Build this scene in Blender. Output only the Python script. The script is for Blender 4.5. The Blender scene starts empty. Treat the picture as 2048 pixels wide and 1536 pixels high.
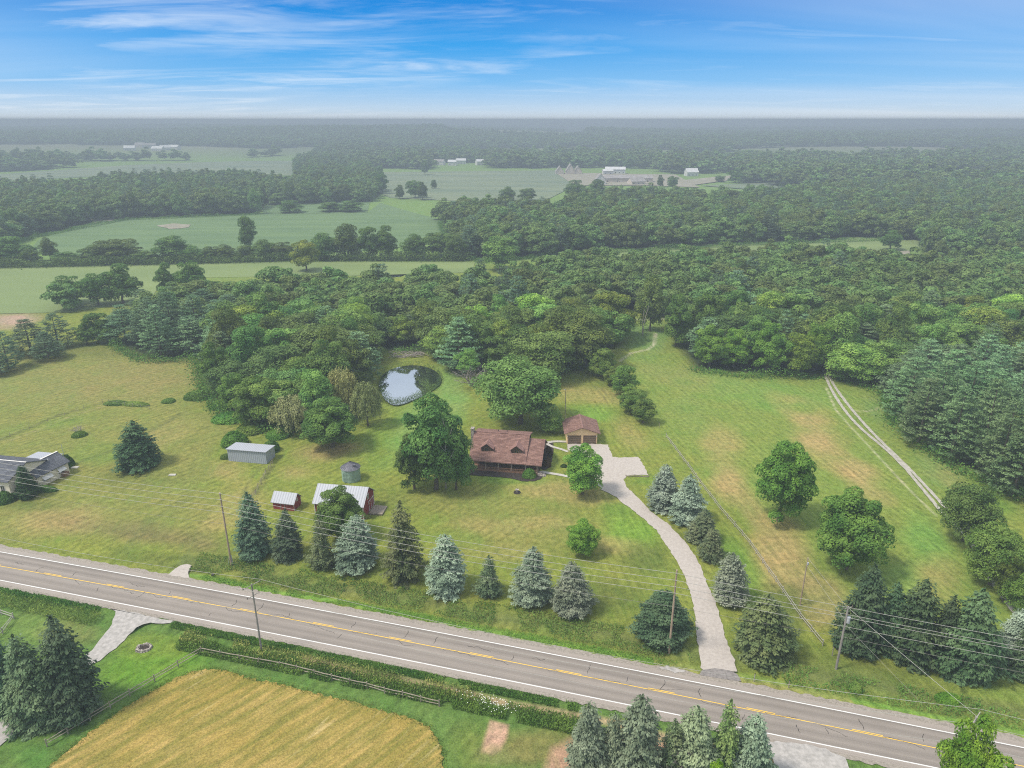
import bpy, bmesh, math, random
import numpy as np
from mathutils import Vector, Matrix

# ------------------------------------------------------------------ camera, world, sun
SC = bpy.context.scene
COL = SC.collection
FPX = 1421.0; PIT = math.radians(20.4); CAMH = 72.0
cam_d = bpy.data.cameras.new('camera'); cam = bpy.data.objects.new('camera', cam_d); COL.objects.link(cam)
cam.location = (0, 0, CAMH); cam.rotation_euler = (math.pi/2 - PIT, 0, 0)
cam_d.sensor_width = 36; cam_d.lens = 36*FPX/2048; cam_d.clip_end = 90000; cam_d.clip_start = 0.5
SC.camera = cam
SUN_DIR = Vector((-0.50, -0.16, 0.80)).normalized()       # towards the sun
sd = bpy.data.lights.new('sun', 'SUN'); sun = bpy.data.objects.new('sun', sd); COL.objects.link(sun)
sd.energy = 2.4; sd.angle = math.radians(11); sd.color = (1.0, 0.94, 0.84)
sun.rotation_euler = SUN_DIR.to_track_quat('Z', 'Y').to_euler()
sun.location = (-50, -20, 150)
SC.view_settings.view_transform = 'Standard'; SC.view_settings.look = 'None'
SC.view_settings.gamma = 1; SC.view_settings.exposure = 0.88
SC.render.engine = 'CYCLES'
cy = SC.cycles
cy.use_denoising = False; cy.pixel_filter_type = 'BLACKMAN_HARRIS'; cy.filter_width = 1.1; cy.max_bounces = 5; cy.diffuse_bounces = 3; cy.glossy_bounces = 2
cy.transmission_bounces = 2; cy.volume_bounces = 1; cy.transparent_max_bounces = 4
cy.sample_clamp_indirect = 4

def N(nt, t, **kw):
    n = nt.nodes.new(t)
    for k, v in kw.items():
        if k.startswith('i_'):
            key = k[2:]; key = int(key) if key.isdigit() else key.replace('_', ' ')
            n.inputs[key].default_value = v
        else: setattr(n, k, v)
    return n
def L(nt, a, b): nt.links.new(a, b)
def mixc(nt, f, a, b, mode='MIX'):
    n = nt.nodes.new('ShaderNodeMix'); n.data_type = 'RGBA'; n.blend_type = mode
    for sock, v in ((n.inputs[0], f), (n.inputs[6], a), (n.inputs[7], b)):
        if hasattr(v, 'is_linked') or isinstance(v, bpy.types.NodeSocket): nt.links.new(v, sock)
        elif isinstance(v, (int, float)): sock.default_value = v
        else: sock.default_value = (*v, 1) if len(v) == 3 else v
    return n.outputs[2]
def math_n(nt, op, a, b=None, c=None, clamp=False):
    n = nt.nodes.new('ShaderNodeMath'); n.operation = op; n.use_clamp = clamp
    for i, v in enumerate((a, b, c)):
        if v is None: continue
        if isinstance(v, bpy.types.NodeSocket): nt.links.new(v, n.inputs[i])
        else: n.inputs[i].default_value = v
    return n.outputs[0]
def ramp(nt, src, stops, interp='LINEAR'):
    n = nt.nodes.new('ShaderNodeValToRGB'); n.color_ramp.interpolation = interp
    e = n.color_ramp.elements
    while len(e) < len(stops): e.new(0.5)
    for el, (p, c) in zip(e, stops):
        el.position = p; el.color = (*c, 1) if not isinstance(c, (int, float)) else (c, c, c, 1)
    nt.links.new(src, n.inputs[0]); return n.outputs[0]

world = bpy.data.worlds.new('World'); SC.world = world; world.use_nodes = True
wt = world.node_tree; wt.nodes.clear()
sky = N(wt, 'ShaderNodeTexSky', sky_type='NISHITA', sun_disc=False)
sky.sun_elevation = math.asin(SUN_DIR.z); sky.sun_rotation = math.atan2(SUN_DIR.x, SUN_DIR.y)
sky.air_density = 1.0; sky.dust_density = 1.0; sky.ozone_density = 1.5
tc = N(wt, 'ShaderNodeTexCoord'); sep = N(wt, 'ShaderNodeSeparateXYZ'); L(wt, tc.outputs['Generated'], sep.inputs[0])
zel = sep.outputs[2]
# a clear deepening blue low down, thin bright overcast higher up
def sk(r, g, b): return tuple((((c/255+.055)/1.055)**2.4)/0.2116 for c in (r, g, b))
low = ramp(wt, zel, [(0.0, sk(224, 234, 242)), (0.012, sk(198, 222, 243)), (0.045, sk(128, 194, 246)), (0.088, sk(55, 165, 240)), (0.135, sk(0, 138, 226)), (0.20, sk(50, 150, 225))])
base = mixc(wt, ramp(wt, zel, [(0.15, 0.0), (0.30, 1.0)]), low, sky.outputs[0])
den = math_n(wt, 'ADD', math_n(wt, 'MAXIMUM', zel, 0.0), 0.075)
cx = math_n(wt, 'DIVIDE', sep.outputs[0], den); cyy = math_n(wt, 'DIVIDE', sep.outputs[1], den)
comb = N(wt, 'ShaderNodeCombineXYZ'); L(wt, cx, comb.inputs[0]); L(wt, cyy, comb.inputs[1])
def cloud(rot, sc, scale, det, dist, lo, hi, w, rough=.58):
    mp = N(wt, 'ShaderNodeMapping'); mp.inputs['Rotation'].default_value = (0, 0, math.radians(rot)); mp.inputs['Scale'].default_value = sc
    L(wt, comb.outputs[0], mp.inputs[0])
    nz = N(wt, 'ShaderNodeTexNoise', noise_dimensions='4D', i_Scale=scale, i_Detail=det, i_Distortion=dist, i_Roughness=rough); nz.inputs['W'].default_value = w
    L(wt, mp.outputs[0], nz.inputs['Vector'])
    return ramp(wt, nz.outputs[0], [(lo, 0.0), (hi, 1.0)], 'EASE')
big = cloud(-10, (0.5, 1.0, 1), 0.42, 3, 0.5, 0.38, 0.62, 3.1)
fine = cloud(14, (0.45, 1.0, 1), 1.3, 9, 1.0, 0.39, 0.76, 7.7, .62)
veil = cloud(10, (0.18, 0.8, 1), 0.5, 5, 0.8, 0.35, 0.75, 1.3, .5)
cl = math_n(wt, 'MULTIPLY', math_n(wt, 'ADD', math_n(wt, 'MULTIPLY', big, .85), 0.15), fine, clamp=True)
az = math_n(wt, 'DIVIDE', sep.outputs[0], math_n(wt, 'ADD', math_n(wt, 'ABSOLUTE', sep.outputs[1]), 0.02))
azn = math_n(wt, 'ADD', math_n(wt, 'MULTIPLY', az, 0.5), 0.5)
lw = ramp(wt, azn, [(0.13, .95), (0.30, .6), (0.42, 0.55), (0.65, 0.30), (0.9, 0.35)])
cl = math_n(wt, 'MULTIPLY', cl, lw)
vw = ramp(wt, azn, [(0.12, 0.38), (0.33, 0.03), (0.48, 0.05), (0.62, 0.26), (0.85, 0.60)])
cl = math_n(wt, 'MAXIMUM', cl, math_n(wt, 'MULTIPLY', math_n(wt, 'ADD', math_n(wt, 'MULTIPLY', veil, .8), .2), vw))
high = ramp(wt, zel, [(0.14, 0.0), (0.36, 0.72)])
cl = math_n(wt, 'MAXIMUM', cl, high)
cloudcol = ramp(wt, zel, [(0.0, (4.35, 4.65, 4.95)), (0.2, (4.4, 4.75, 5.1)), (0.5, (6.2, 6.6, 7.0))])
cloudc = N(wt, 'ShaderNodeVectorMath', operation='SCALE'); L(wt, cloudcol, cloudc.inputs[0]); cloudc.inputs['Scale'].default_value = 1.0
skyc = mixc(wt, cl, base, cloudc.outputs[0])
bg = N(wt, 'ShaderNodeBackground'); bg.inputs['Strength'].default_value = 0.115
L(wt, skyc, bg.inputs[0]); wo = N(wt, 'ShaderNodeOutputWorld'); L(wt, bg.outputs[0], wo.inputs[0])

# ------------------------------------------------------------------ helpers
CP, SP = math.cos(PIT), math.sin(PIT)
def ray(px, py):
    u = (px-1024)/FPX; v = (768-py)/FPX
    return u, CP+v*SP, -SP+v*CP
def G(px, py, h=0.0):
    """surveyed position (metres) of a point of height h"""
    d = ray(px, py); t = (CAMH-h)/-d[2]
    return d[0]*t, d[1]*t
def hgt(x, y, ty):
    d = ray(1024, ty); return CAMH + y/d[1]*d[2]
def ppm(y, z=0): return FPX/(y*CP+(CAMH-z)*SP)
def nproj(X, Y, Z=0):
    z = Z-CAMH; zc = Y*CP-z*SP; up = Y*SP+z*CP
    zc = np.where(zc > 1, zc, 1)
    return 1024+FPX*X/zc, 768-FPX*up/zc

def tag(o, label=None, cat=None, group=None, kind=None):
    if label: o['label'] = label
    if cat: o['category'] = cat
    if group: o['group'] = group
    if kind: o['kind'] = kind
    return o
def empty(name, loc, rz=0, label=None, cat=None, group=None, scale=(1, 1, 1)):
    o = bpy.data.objects.new(name, None); COL.objects.link(o); o.empty_display_size = .3
    o.location = loc; o.rotation_euler = (0, 0, rz); o.scale = scale
    return tag(o, label, cat, group)
def link(name, me, mat=None, parent=None, loc=None):
    o = bpy.data.objects.new(name, me); COL.objects.link(o)
    if mat is not None and len(me.materials) == 0: me.materials.append(mat)
    if parent is not None: o.parent = parent
    if loc: o.location = loc
    return o

class MB:
    def __init__(s): s.v = []; s.f = []
    def quad(s, pts):
        n = len(s.v); s.v += [tuple(p) for p in pts]; s.f.append(tuple(range(n, n+len(pts)))); return s
    def hexa(s, p):       # 8 points: bottom 4 ccw, top 4 ccw
        n = len(s.v); s.v += [tuple(q) for q in p]
        for a in ((3, 2, 1, 0), (4, 5, 6, 7), (0, 1, 5, 4), (1, 2, 6, 5), (2, 3, 7, 6), (3, 0, 4, 7)):
            s.f.append(tuple(n+i for i in a))
        return s
    def box(s, x0, x1, y0, y1, z0, z1):
        return s.hexa([(x0, y0, z0), (x1, y0, z0), (x1, y1, z0), (x0, y1, z0), (x0, y0, z1), (x1, y0, z1), (x1, y1, z1), (x0, y1, z1)])
    def slab(s, a, b, c, d, t):    # 4 corners of an upper surface, thickness t downwards
        dn = [(p[0], p[1], p[2]-t) for p in (a, b, c, d)]
        return s.hexa(dn + [a, b, c, d])
    def tube(s, path, radii, n=6, caps=True):
        path = [Vector(p) for p in path]
        if isinstance(radii, (int, float)): radii = [radii]*len(path)
        base = len(s.v)
        for i, p in enumerate(path):
            d = (path[min(i+1, len(path)-1)]-path[max(i-1, 0)])
            if d.length < 1e-6: d = Vector((0, 0, 1))
            d.normalize()
            a = d.orthogonal().normalized() if abs(d.z) < .9 else Vector((1, 0, 0)); a = (a-d*a.dot(d)).normalized(); b = d.cross(a)
            for k in range(n):
                t = 2*math.pi*k/n
                s.v.append(tuple(p+(a*math.cos(t)+b*math.sin(t))*radii[i]))
        for i in range(len(path)-1):
            for k in range(n):
                k2 = (k+1) % n
                s.f.append((base+i*n+k, base+i*n+k2, base+(i+1)*n+k2, base+(i+1)*n+k))
        if caps:
            s.f.append(tuple(base+k for k in reversed(range(n)))); s.f.append(tuple(base+(len(path)-1)*n+k for k in range(n)))
        return s
    def mesh(s, name):
        me = bpy.data.meshes.new(name); me.from_pydata(s.v, [], s.f); me.update(); return me
    def build(s, name, mat, parent=None, loc=None): return link(name, s.mesh(name), mat, parent, loc)

def npmesh(name, V, F):
    """V (n,3), F (m,k) arrays"""
    me = bpy.data.meshes.new(name); k = F.shape[1]
    me.vertices.add(len(V)); me.vertices.foreach_set('co', V.astype(np.float32).ravel())
    me.loops.add(F.size); me.loops.foreach_set('vertex_index', F.astype(np.int32).ravel())
    me.polygons.add(len(F)); me.polygons.foreach_set('loop_start', np.arange(0, F.size, k, dtype=np.int32))
    me.update(calc_edges=True); return me

def cards_mesh(name, C, Nn, S, asp=0.62, T=None, seed=0):
    """many leaf clumps, each a small kite-shaped blade. T: optional long-axis directions"""
    rng = np.random.default_rng(seed); n = len(C)
    Nn = Nn/np.maximum(np.linalg.norm(Nn, axis=1, keepdims=True), 1e-6)
    R = rng.normal(size=(n, 3)) if T is None else T
    t = R - Nn*np.sum(R*Nn, axis=1, keepdims=True); t /= np.maximum(np.linalg.norm(t, axis=1, keepdims=True), 1e-6)
    b = np.cross(Nn, t); S = np.broadcast_to(np.asarray(S), (n,))[:, None]
    sk = rng.uniform(-.3, .3, (n, 1))
    V = np.stack([C-t*S, C+b*S*asp+t*S*sk, C+t*S, C-b*S*asp+t*S*sk], axis=1).reshape(-1, 3)
    F = np.arange(4*n).reshape(n, 4)
    return npmesh(name, V, F)

# ------------------------------------------------------------------ materials
def new_mat(name):
    m = bpy.data.materials.new(name); m.use_nodes = True; nt = m.node_tree; nt.nodes.clear()
    out = N(nt, 'ShaderNodeOutputMaterial'); return m, nt, out
def pbr(nt, out, col, rough=0.8, spec=0.3, bump=None, metal=0):
    p = N(nt, 'ShaderNodeBsdfPrincipled'); p.inputs['Roughness'].default_value = rough
    p.inputs['Specular IOR Level'].default_value = spec; p.inputs['Metallic'].default_value = metal
    if isinstance(col, bpy.types.NodeSocket): L(nt, col, p.inputs['Base Color'])
    else: p.inputs['Base Color'].default_value = (*col, 1)
    if bump is not None:
        b = N(nt, 'ShaderNodeBump'); b.inputs['Strength'].default_value = bump[1]; b.inputs['Distance'].default_value = bump[2]
        L(nt, bump[0], b.inputs['Height']); L(nt, b.outputs[0], p.inputs['Normal'])
    L(nt, p.outputs[0], out.inputs[0]); return p
def noise(nt, scale, detail=4, vec=None, rough=0.55, dist=0, mscale=None, rot=None):
    if vec is None:
        vec = N(nt, 'ShaderNodeTexCoord').outputs['Object']
    if mscale is not None or rot is not None:
        if rot:
            mp = N(nt, 'ShaderNodeMapping'); L(nt, vec, mp.inputs[0]); mp.inputs['Rotation'].default_value = (0, 0, rot); vec = mp.outputs[0]
        if mscale:
            mp = N(nt, 'ShaderNodeMapping'); L(nt, vec, mp.inputs[0]); mp.inputs['Scale'].default_value = mscale; vec = mp.outputs[0]
    n = N(nt, 'ShaderNodeTexNoise', i_Scale=scale, i_Detail=detail, i_Roughness=rough, i_Distortion=dist); L(nt, vec, n.inputs['Vector'])
    return n.outputs[0]
def mat_noisy(name, c1, c2, scale=3, rough=0.8, mscale=None, bump=0.0, detail=5, lo=.35, hi=.65, spec=.3, metal=0, bdist=.02):
    m, nt, out = new_mat(name); nz = noise(nt, scale, detail, mscale=mscale)
    col = ramp(nt, nz, [(lo, c1), (hi, c2)])
    pbr(nt, out, col, rough, spec, (nz, bump, bdist) if bump else None, metal); return m

def mat_leaf(name, col, col2, transl=0.33, nscale=0.35, objcol=True, var=0.24):
    m, nt, out = new_mat(name); tcn = N(nt, 'ShaderNodeTexCoord'); oi = N(nt, 'ShaderNodeObjectInfo')
    add = N(nt, 'ShaderNodeVectorMath', operation='ADD'); L(nt, tcn.outputs['Object'], add.inputs[0])
    cb = N(nt, 'ShaderNodeCombineXYZ'); L(nt, math_n(nt, 'MULTIPLY', oi.outputs['Random'], 70.0), cb.inputs[0]); L(nt, cb.outputs[0], add.inputs[1])
    n1 = noise(nt, nscale, 3, add.outputs[0]); n2 = noise(nt, 3.0, 2, add.outputs[0])
    c = ramp(nt, n1, [(0.36, col), (0.66, col2)])
    geo = N(nt, 'ShaderNodeNewGeometry')
    rv = math_n(nt, 'ADD', math_n(nt, 'MULTIPLY', geo.outputs['Random Per Island'], 0.5), 0.86)
    rv = math_n(nt, 'MULTIPLY', rv, math_n(nt, 'ADD', math_n(nt, 'MULTIPLY', oi.outputs['Random'], 2*var), 1-var))
    rv = math_n(nt, 'MULTIPLY', rv, math_n(nt, 'ADD', math_n(nt, 'MULTIPLY', n2, 0.4), 0.8))
    sc = N(nt, 'ShaderNodeVectorMath', operation='SCALE'); L(nt, c, sc.inputs[0]); L(nt, rv, sc.inputs['Scale'])
    c = sc.outputs[0]
    hs = N(nt, 'ShaderNodeHueSaturation'); L(nt, c, hs.inputs['Color'])
    L(nt, math_n(nt, 'ADD', math_n(nt, 'MULTIPLY', oi.outputs['Random'], 0.05), 0.482), hs.inputs['Hue'])
    c = hs.outputs[0]
    if objcol: c = mixc(nt, 1.0, c, oi.outputs['Color'], 'MULTIPLY')
    d = N(nt, 'ShaderNodeBsdfPrincipled'); d.inputs['Roughness'].default_value = 0.6; d.inputs['Specular IOR Level'].default_value = 0.12
    L(nt, c, d.inputs['Base Color'])
    t = N(nt, 'ShaderNodeBsdfTranslucent'); L(nt, c, t.inputs[0])
    mx = N(nt, 'ShaderNodeMixShader'); mx.inputs[0].default_value = transl
    L(nt, d.outputs[0], mx.inputs[1]); L(nt, t.outputs[0], mx.inputs[2]); L(nt, mx.outputs[0], out.inputs[0]); return m

M = {}
M['leaf'] = mat_leaf('broad_leaves', (0.072, 0.130, 0.028), (0.185, 0.250, 0.055))
M['locust'] = mat_leaf('feathery_leaves', (0.095, 0.165, 0.042), (0.205, 0.285, 0.078))
M['spruce'] = mat_leaf('spruce_needles', (0.055, 0.090, 0.045), (0.135, 0.170, 0.088), transl=.1)
M['blue'] = mat_leaf('blue_spruce_needles', (0.125, 0.158, 0.105), (0.28, 0.315, 0.225), transl=.08)
M['pine'] = mat_leaf('pine_needles', (0.080, 0.140, 0.058), (0.180, 0.250, 0.112), transl=.15)
M['willow'] = mat_leaf('willow_leaves', (0.19, 0.21, 0.08), (0.34, 0.35, 0.16), transl=.25)
M['farleaf'] = mat_leaf('wood_leaves', (0.085, 0.145, 0.040), (0.195, 0.265, 0.075), objcol=False)
M['farpine'] = mat_leaf('wood_pine_needles', (0.055, 0.10, 0.052), (0.12, 0.175, 0.095), objcol=False, transl=.15)
M['bark'] = mat_noisy('bark', (0.07, 0.055, 0.042), (0.16, 0.13, 0.10), 6, .95, (1, 1, .3))
M['deadbark'] = mat_noisy('dead_bark', (0.20, 0.175, 0.155), (0.40, 0.35, 0.31), 6, .95, (1, 1, .3))
M['weed'] = mat_leaf('weed_blades', (0.07, 0.13, 0.03), (0.16, 0.22, 0.06), transl=.2, nscale=.25)
M['flower'] = mat_noisy('flower_white', (0.6, 0.6, 0.55), (0.8, 0.8, 0.75), 4)

# ------------------------------------------------------------------ ground
def sdist(X, Y, poly):
    """signed distance (positive inside) to polygon, numpy"""
    P = np.array(poly, float); n = len(P)
    ins = np.zeros(X.shape, bool); dm = np.full(X.shape, 1e18)
    for i in range(n):
        x1, y1 = P[i]; x2, y2 = P[(i+1) % n]
        dx, dy = x2-x1, y2-y1; t = np.clip(((X-x1)*dx+(Y-y1)*dy)/max(dx*dx+dy*dy, 1e-12), 0, 1)
        dm = np.minimum(dm, (X-x1-t*dx)**2+(Y-y1-t*dy)**2)
        if y1 != y2:
            c = ((y1 > Y) != (y2 > Y)) & (X < (x2-x1)*(Y-y1)/(y2-y1)+x1); ins ^= c
    d = np.sqrt(dm); return np.where(ins, d, -d)
def vnoise(X, Y, s, seed=0):
    rng = np.random.default_rng(seed); T = rng.random((256, 256))
    x = X/s; y = Y/s; xi = np.floor(x).astype(int); yi = np.floor(y).astype(int); fx = x-xi; fy = y-yi
    fx = fx*fx*(3-2*fx); fy = fy*fy*(3-2*fy)
    g = lambda a, b: T[a % 256, b % 256]
    return (g(xi, yi)*(1-fx)+g(xi+1, yi)*fx)*(1-fy)+(g(xi, yi+1)*(1-fx)+g(xi+1, yi+1)*fx)*fy
def GP(pts, h=0): return [G(p[0], p[1], p[2] if len(p) > 2 else h) for p in pts]

def hillz(X, Y):
    d = np.hypot(X, Y); w = np.clip((d-1250)/900, 0, 1); w = w*w*(3-2*w)
    h = vnoise(X+5000, Y*1.9+900, 1100, 71)*38+vnoise(X, Y*1.6, 420, 72)*12-12
    b1 = 24*np.exp(-((X+150)/700)**2-((Y-2700)/350)**2)+18*np.exp(-((X-1300)/600)**2-((Y-2500)/300)**2)
    return w*np.clip(np.maximum(h, 0)+b1, 0, 46)*np.clip((20000-d)/8000, 0, 1)
# the two-lane road: lines surveyed as y(x)
fw = np.polyfit([-90.89, -50.99, -42.1, 15.12, 46.03, 56.64], [107.79, 97.72, 95.04, 79.34, 70.69, 67.64], 2)
nw = np.polyfit([-85.31, -34.62, 14.19, 32.44, 43.33, 49.82], [99.53, 86.35, 72.83, 67.81, 64.98, 63.19], 2)
yl = np.polyfit([-88.14, -62.78, -35.86, 14.7, 44.79, 53.4], [103.72, 97.32, 90.39, 76.43, 68.06, 65.43], 2)
rx = np.arange(-190, 150, 1.0)

LAWN = (0.158, 0.190, 0.034); LUSH = (0.100, 0.190, 0.026); DRY = (0.285, 0.225, 0.085); OLIVE = (0.088, 0.115, 0.026)
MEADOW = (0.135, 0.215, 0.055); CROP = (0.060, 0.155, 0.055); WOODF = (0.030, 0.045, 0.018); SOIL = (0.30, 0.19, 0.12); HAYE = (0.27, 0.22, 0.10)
def build_ground():
    a1 = np.radians(np.concatenate([np.arange(-180, -52, 2.0), np.arange(-52, 52, 0.17), np.arange(52, 180.1, 2.0)]))
    r = [20.0]
    while r[-1] < 1500: r.append(r[-1]*1.0042)
    while r[-1] < 60000: r.append(r[-1]*1.05)
    r = np.array(r); A, R = np.meshgrid(a1, r)
    X = R*np.sin(A); Y = R*np.cos(A); Xf = X.ravel(); Yf = Y.ravel()
    px, py = nproj(Xf, Yf); front = (Yf > 10)
    n0 = vnoise(Xf, Yf, 23, 1); n1 = vnoise(Xf, Yf, 7, 2); n2 = vnoise(Xf, Yf, 60, 3); n3 = vnoise(Xf, Yf, 2.5, 4)
    col = np.tile(np.array(LAWN), (len(Xf), 1))
    def blend(w, c):
        w = np.clip(w, 0, 1)[:, None]; col[:] = col*(1-w)+np.array(c)*w
    def poly(pts, c, st=1.0, fe=2.0, wob=3.0):
        P = GP(pts); x0 = min(p[0] for p in P)-30; x1 = max(p[0] for p in P)+30; y0 = min(p[1] for p in P)-30; y1 = max(p[1] for p in P)+30
        m = (Xf > x0) & (Xf < x1) & (Yf > y0) & (Yf < y1)
        d = np.full(Xf.shape, -1e6); d[m] = sdist(Xf[m], Yf[m], P)
        w = (d + (n1-.5)*wob*2 + (n3-.5)*wob)/fe+.5
        blend(np.clip(w, 0, 1)*st, c)
    def ell(cxp, cyp, rxp, ryp, c, st=1.0, ang=0, nz=0.6):
        dx = px-cxp; dy = py-cyp; a = math.radians(ang)
        ex = (dx*math.cos(a)+dy*math.sin(a))/rxp; ey = (-dx*math.sin(a)+dy*math.cos(a))/ryp
        d = 1-np.sqrt(ex**2+ey**2)+(n1-.5)*nz+(n0-.5)*nz
        blend(np.where(front, np.clip(d*1.6, 0, 1)*st, 0), c)
    # distance: fields, then scrub
    far = np.hypot(Xf, Yf)
    blend(np.clip((far-330)/80, 0, 1), MEADOW)
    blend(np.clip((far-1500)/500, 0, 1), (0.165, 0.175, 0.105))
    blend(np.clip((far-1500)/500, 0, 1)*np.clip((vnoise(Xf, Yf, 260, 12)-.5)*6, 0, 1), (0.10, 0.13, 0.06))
    fn = vnoise(Xf, Yf, 420, 11)
    blend(np.clip((far-2500)/700, 0, 1)*np.clip((fn-.62)*8, 0, 1), (0.26, 0.225, 0.16))
    # left pasture
    poly([(-900, 1080), (-900, 690), (150, 690), (390, 722), (400, 800), (450, 850), (420, 1090)], (0.168, 0.182, 0.044), 1, 4)
    ell(250, 760, 220, 60, (0.20, 0.18, 0.06), .7); ell(60, 770, 120, 50, (0.17, 0.185, 0.05), .7); ell(180, 700, 110, 25, OLIVE, .5)
    ell(110, 850, 150, 22, LUSH, .45, -12); ell(330, 870, 90, 28, DRY, .35, -20); ell(480, 1010, 120, 40, DRY, .45, -40); ell(300, 1070, 260, 30, (0.15, 0.135, 0.05), .8, 8)
    ell(120, 1040, 160, 40, DRY, .55, 5); ell(330, 960, 120, 30, OLIVE, .4); ell(200, 905, 90, 25, LUSH, .35); ell(470, 950, 70, 60, DRY, .45); ell(60, 1010, 90, 15, OLIVE, .6)
    ell(330, 1120, 160, 22, OLIVE, .6, 10)
    ell(30, 640, 65, 22, (0.33, 0.24, 0.17), .95, -6, .3)
    # yard behind the barns
    ell(640, 905, 95, 26, DRY, .8, -6); ell(590, 950, 60, 30, DRY, .5); ell(700, 900, 60, 20, DRY, .4); ell(760, 900, 70, 60, LUSH, .45); ell(800, 860, 60, 60, LUSH, .5, 50)
    ell(830, 850, 40, 110, (0.15, 0.24, 0.06), .7, 40); ell(905, 790, 40, 70, (0.14, 0.24, 0.06), .7); ell(760, 1000, 60, 30, OLIVE, .4)
    # front lawn
    ell(1000, 1040, 260, 90, (0.175, 0.18, 0.05), .6, 4); ell(1120, 985, 130, 25, DRY, .55, 6); ell(960, 1050, 120, 22, DRY, .35, 5); ell(1080, 1045, 90, 15, DRY, .4)
    ell(1260, 1060, 70, 40, (0.13, 0.24, 0.03), .75, 20); ell(1240, 1020, 50, 18, LUSH, .6); ell(1230, 1090, 80, 18, DRY, .45, 8); ell(1000, 1110, 150, 20, DRY, .25)
    ell(880, 1075, 100, 25, LUSH, .35); ell(1300, 1120, 60, 40, OLIVE, .7); ell(1240, 1200, 120, 50, OLIVE, .7); ell(1010, 960, 90, 14, LUSH, .6)
    ell(1180, 790, 80, 22, DRY, .5, 8); ell(1190, 830, 60, 25, (0.13, 0.24, 0.035), .8); ell(1210, 760, 90, 25, OLIVE, .3)
    ell(1260, 870, 60, 30, DRY, .4, 40)
    # right-hand field
    poly([(1250, 640), (1330, 640), (1385, 735), (1650, 755), (1765, 790), (2060, 1030), (2060, 1400), (1700, 1290), (1330, 870), (1240, 760)], (0.150, 0.200, 0.038), 1, 5)
    ell(1290, 680, 60, 50, (0.12, 0.21, 0.06), .7); ell(1400, 760, 150, 28, (0.18, 0.20, 0.055), .6, 10); ell(1530, 790, 160, 40, (0.13, 0.22, 0.04), .7, 8)
    ell(1640, 880, 90, 60, DRY, 1.0, 35, .5); ell(1720, 960, 110, 45, DRY, .9, 40, .5); ell(1440, 900, 60, 60, DRY, .6, 55); ell(1460, 960, 45, 60, DRY, .9, -30)
    ell(1560, 1110, 80, 70, DRY, .95, 20); ell(1500, 1010, 30, 80, DRY, .6, -28); ell(1640, 1200, 60, 60, (0.24, 0.19, 0.08), .6); ell(1380, 830, 40, 60, (0.15, 0.2, 0.045), .6, -30)
    ell(1850, 1070, 90, 60, (0.13, 0.24, 0.045), .9, 40); ell(1800, 1160, 60, 60, (0.14, 0.23, 0.05), .6); ell(1880, 1150, 60, 50, DRY, .45, 40)
    ell(1760, 830, 40, 40, (0.13, 0.2, 0.05), .8); ell(1880, 930, 60, 40, (0.15, 0.21, 0.055), .8, 40); ell(1930, 980, 60, 22, DRY, .3, 40); ell(1990, 1010, 80, 30, LUSH, .5, 40)
    ell(1640, 870, 160, 20, DRY, .35, 38)
    ell(1480, 1130, 40, 90, LUSH, .8, -35, .3); ell(1560, 1230, 60, 60, OLIVE, .8, 30); ell(1700, 1340, 160, 40, OLIVE, .5, 10); ell(1290, 960, 40, 14, LUSH, .5)
    # verge north of the road
    so = Yf-np.polyval(fw, Xf)                               # metres beyond the far white line
    sn = np.polyval(nw, Xf)-Yf                               # metres nearer than the near white line
    inroad = (Xf > -150) & (Xf < 110)
    gx = inroad & (Xf > -58) & (Xf < 90)
    blend(np.where(gx, np.clip(1-np.abs(so-2.8+(n1-.5)*1.0)/1.3, 0, 1), 0)*.95, (0.13, 0.25, 0.04))
    blend(np.where(gx, np.clip(1-np.abs(so-6.5+(n1-.5)*3)/3.2, 0, 1), 0)*.8, (0.105, 0.13, 0.04))
    blend(np.where(gx & (Xf > 20) & (Xf < 45), np.clip(1-np.abs(so-2.5)/1.5, 0, 1), 0)*.5, DRY)
    # near side of the road
    blend(np.where(inroad & (sn > 0), np.clip((sn-.5)*1.5, 0, 1), 0), (0.085, 0.150, 0.032))
    blend(np.where(inroad & (Xf > -30) & (Xf < 32), np.clip(1.3-np.abs(sn-3.6+(n1-.5)*.8)/.7, 0, 1), 0)*.95, (0.30, 0.23, 0.13))
    ell(310, 1330, 130, 60, (0.105, 0.200, 0.022), .9, -10); ell(300, 1290, 90, 30, (0.14, 0.19, 0.03), .7); ell(90, 1250, 110, 40, (0.12, 0.18, 0.04), .8)
    ell(150, 1265, 70, 30, (0.17, 0.17, 0.055), .5); ell(60, 1510, 60, 40, (0.07, 0.16, 0.03), .8)
    ell(950, 1510, 60, 60, (0.12, 0.155, 0.03), .6); ell(1100, 1500, 110, 40, (0.16, 0.15, 0.045), .8)
    poly([(982, 1443), (1017, 1450), (1000, 1502), (985, 1512), (962, 1505)], (0.36, 0.24, 0.155), 1, .5, .5)
    poly([(1105, 1497), (1150, 1480), (1260, 1470), (1390, 1490), (1460, 1540), (1450, 1600), (1080, 1600), (1085, 1530)], (0.36, 0.22, 0.14), .95, .9, 1.0)
    ell(985, 1512, 40, 22, (0.2, 0.2, 0.07), .5)
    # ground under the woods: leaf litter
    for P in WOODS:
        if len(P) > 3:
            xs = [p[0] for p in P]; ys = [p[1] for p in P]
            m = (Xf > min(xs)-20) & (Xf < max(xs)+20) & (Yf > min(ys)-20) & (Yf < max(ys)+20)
            d = np.full(Xf.shape, -1e6); d[m] = sdist(Xf[m], Yf[m], P); blend(np.clip(d/4+.2, 0, 1), WOODF)
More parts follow.
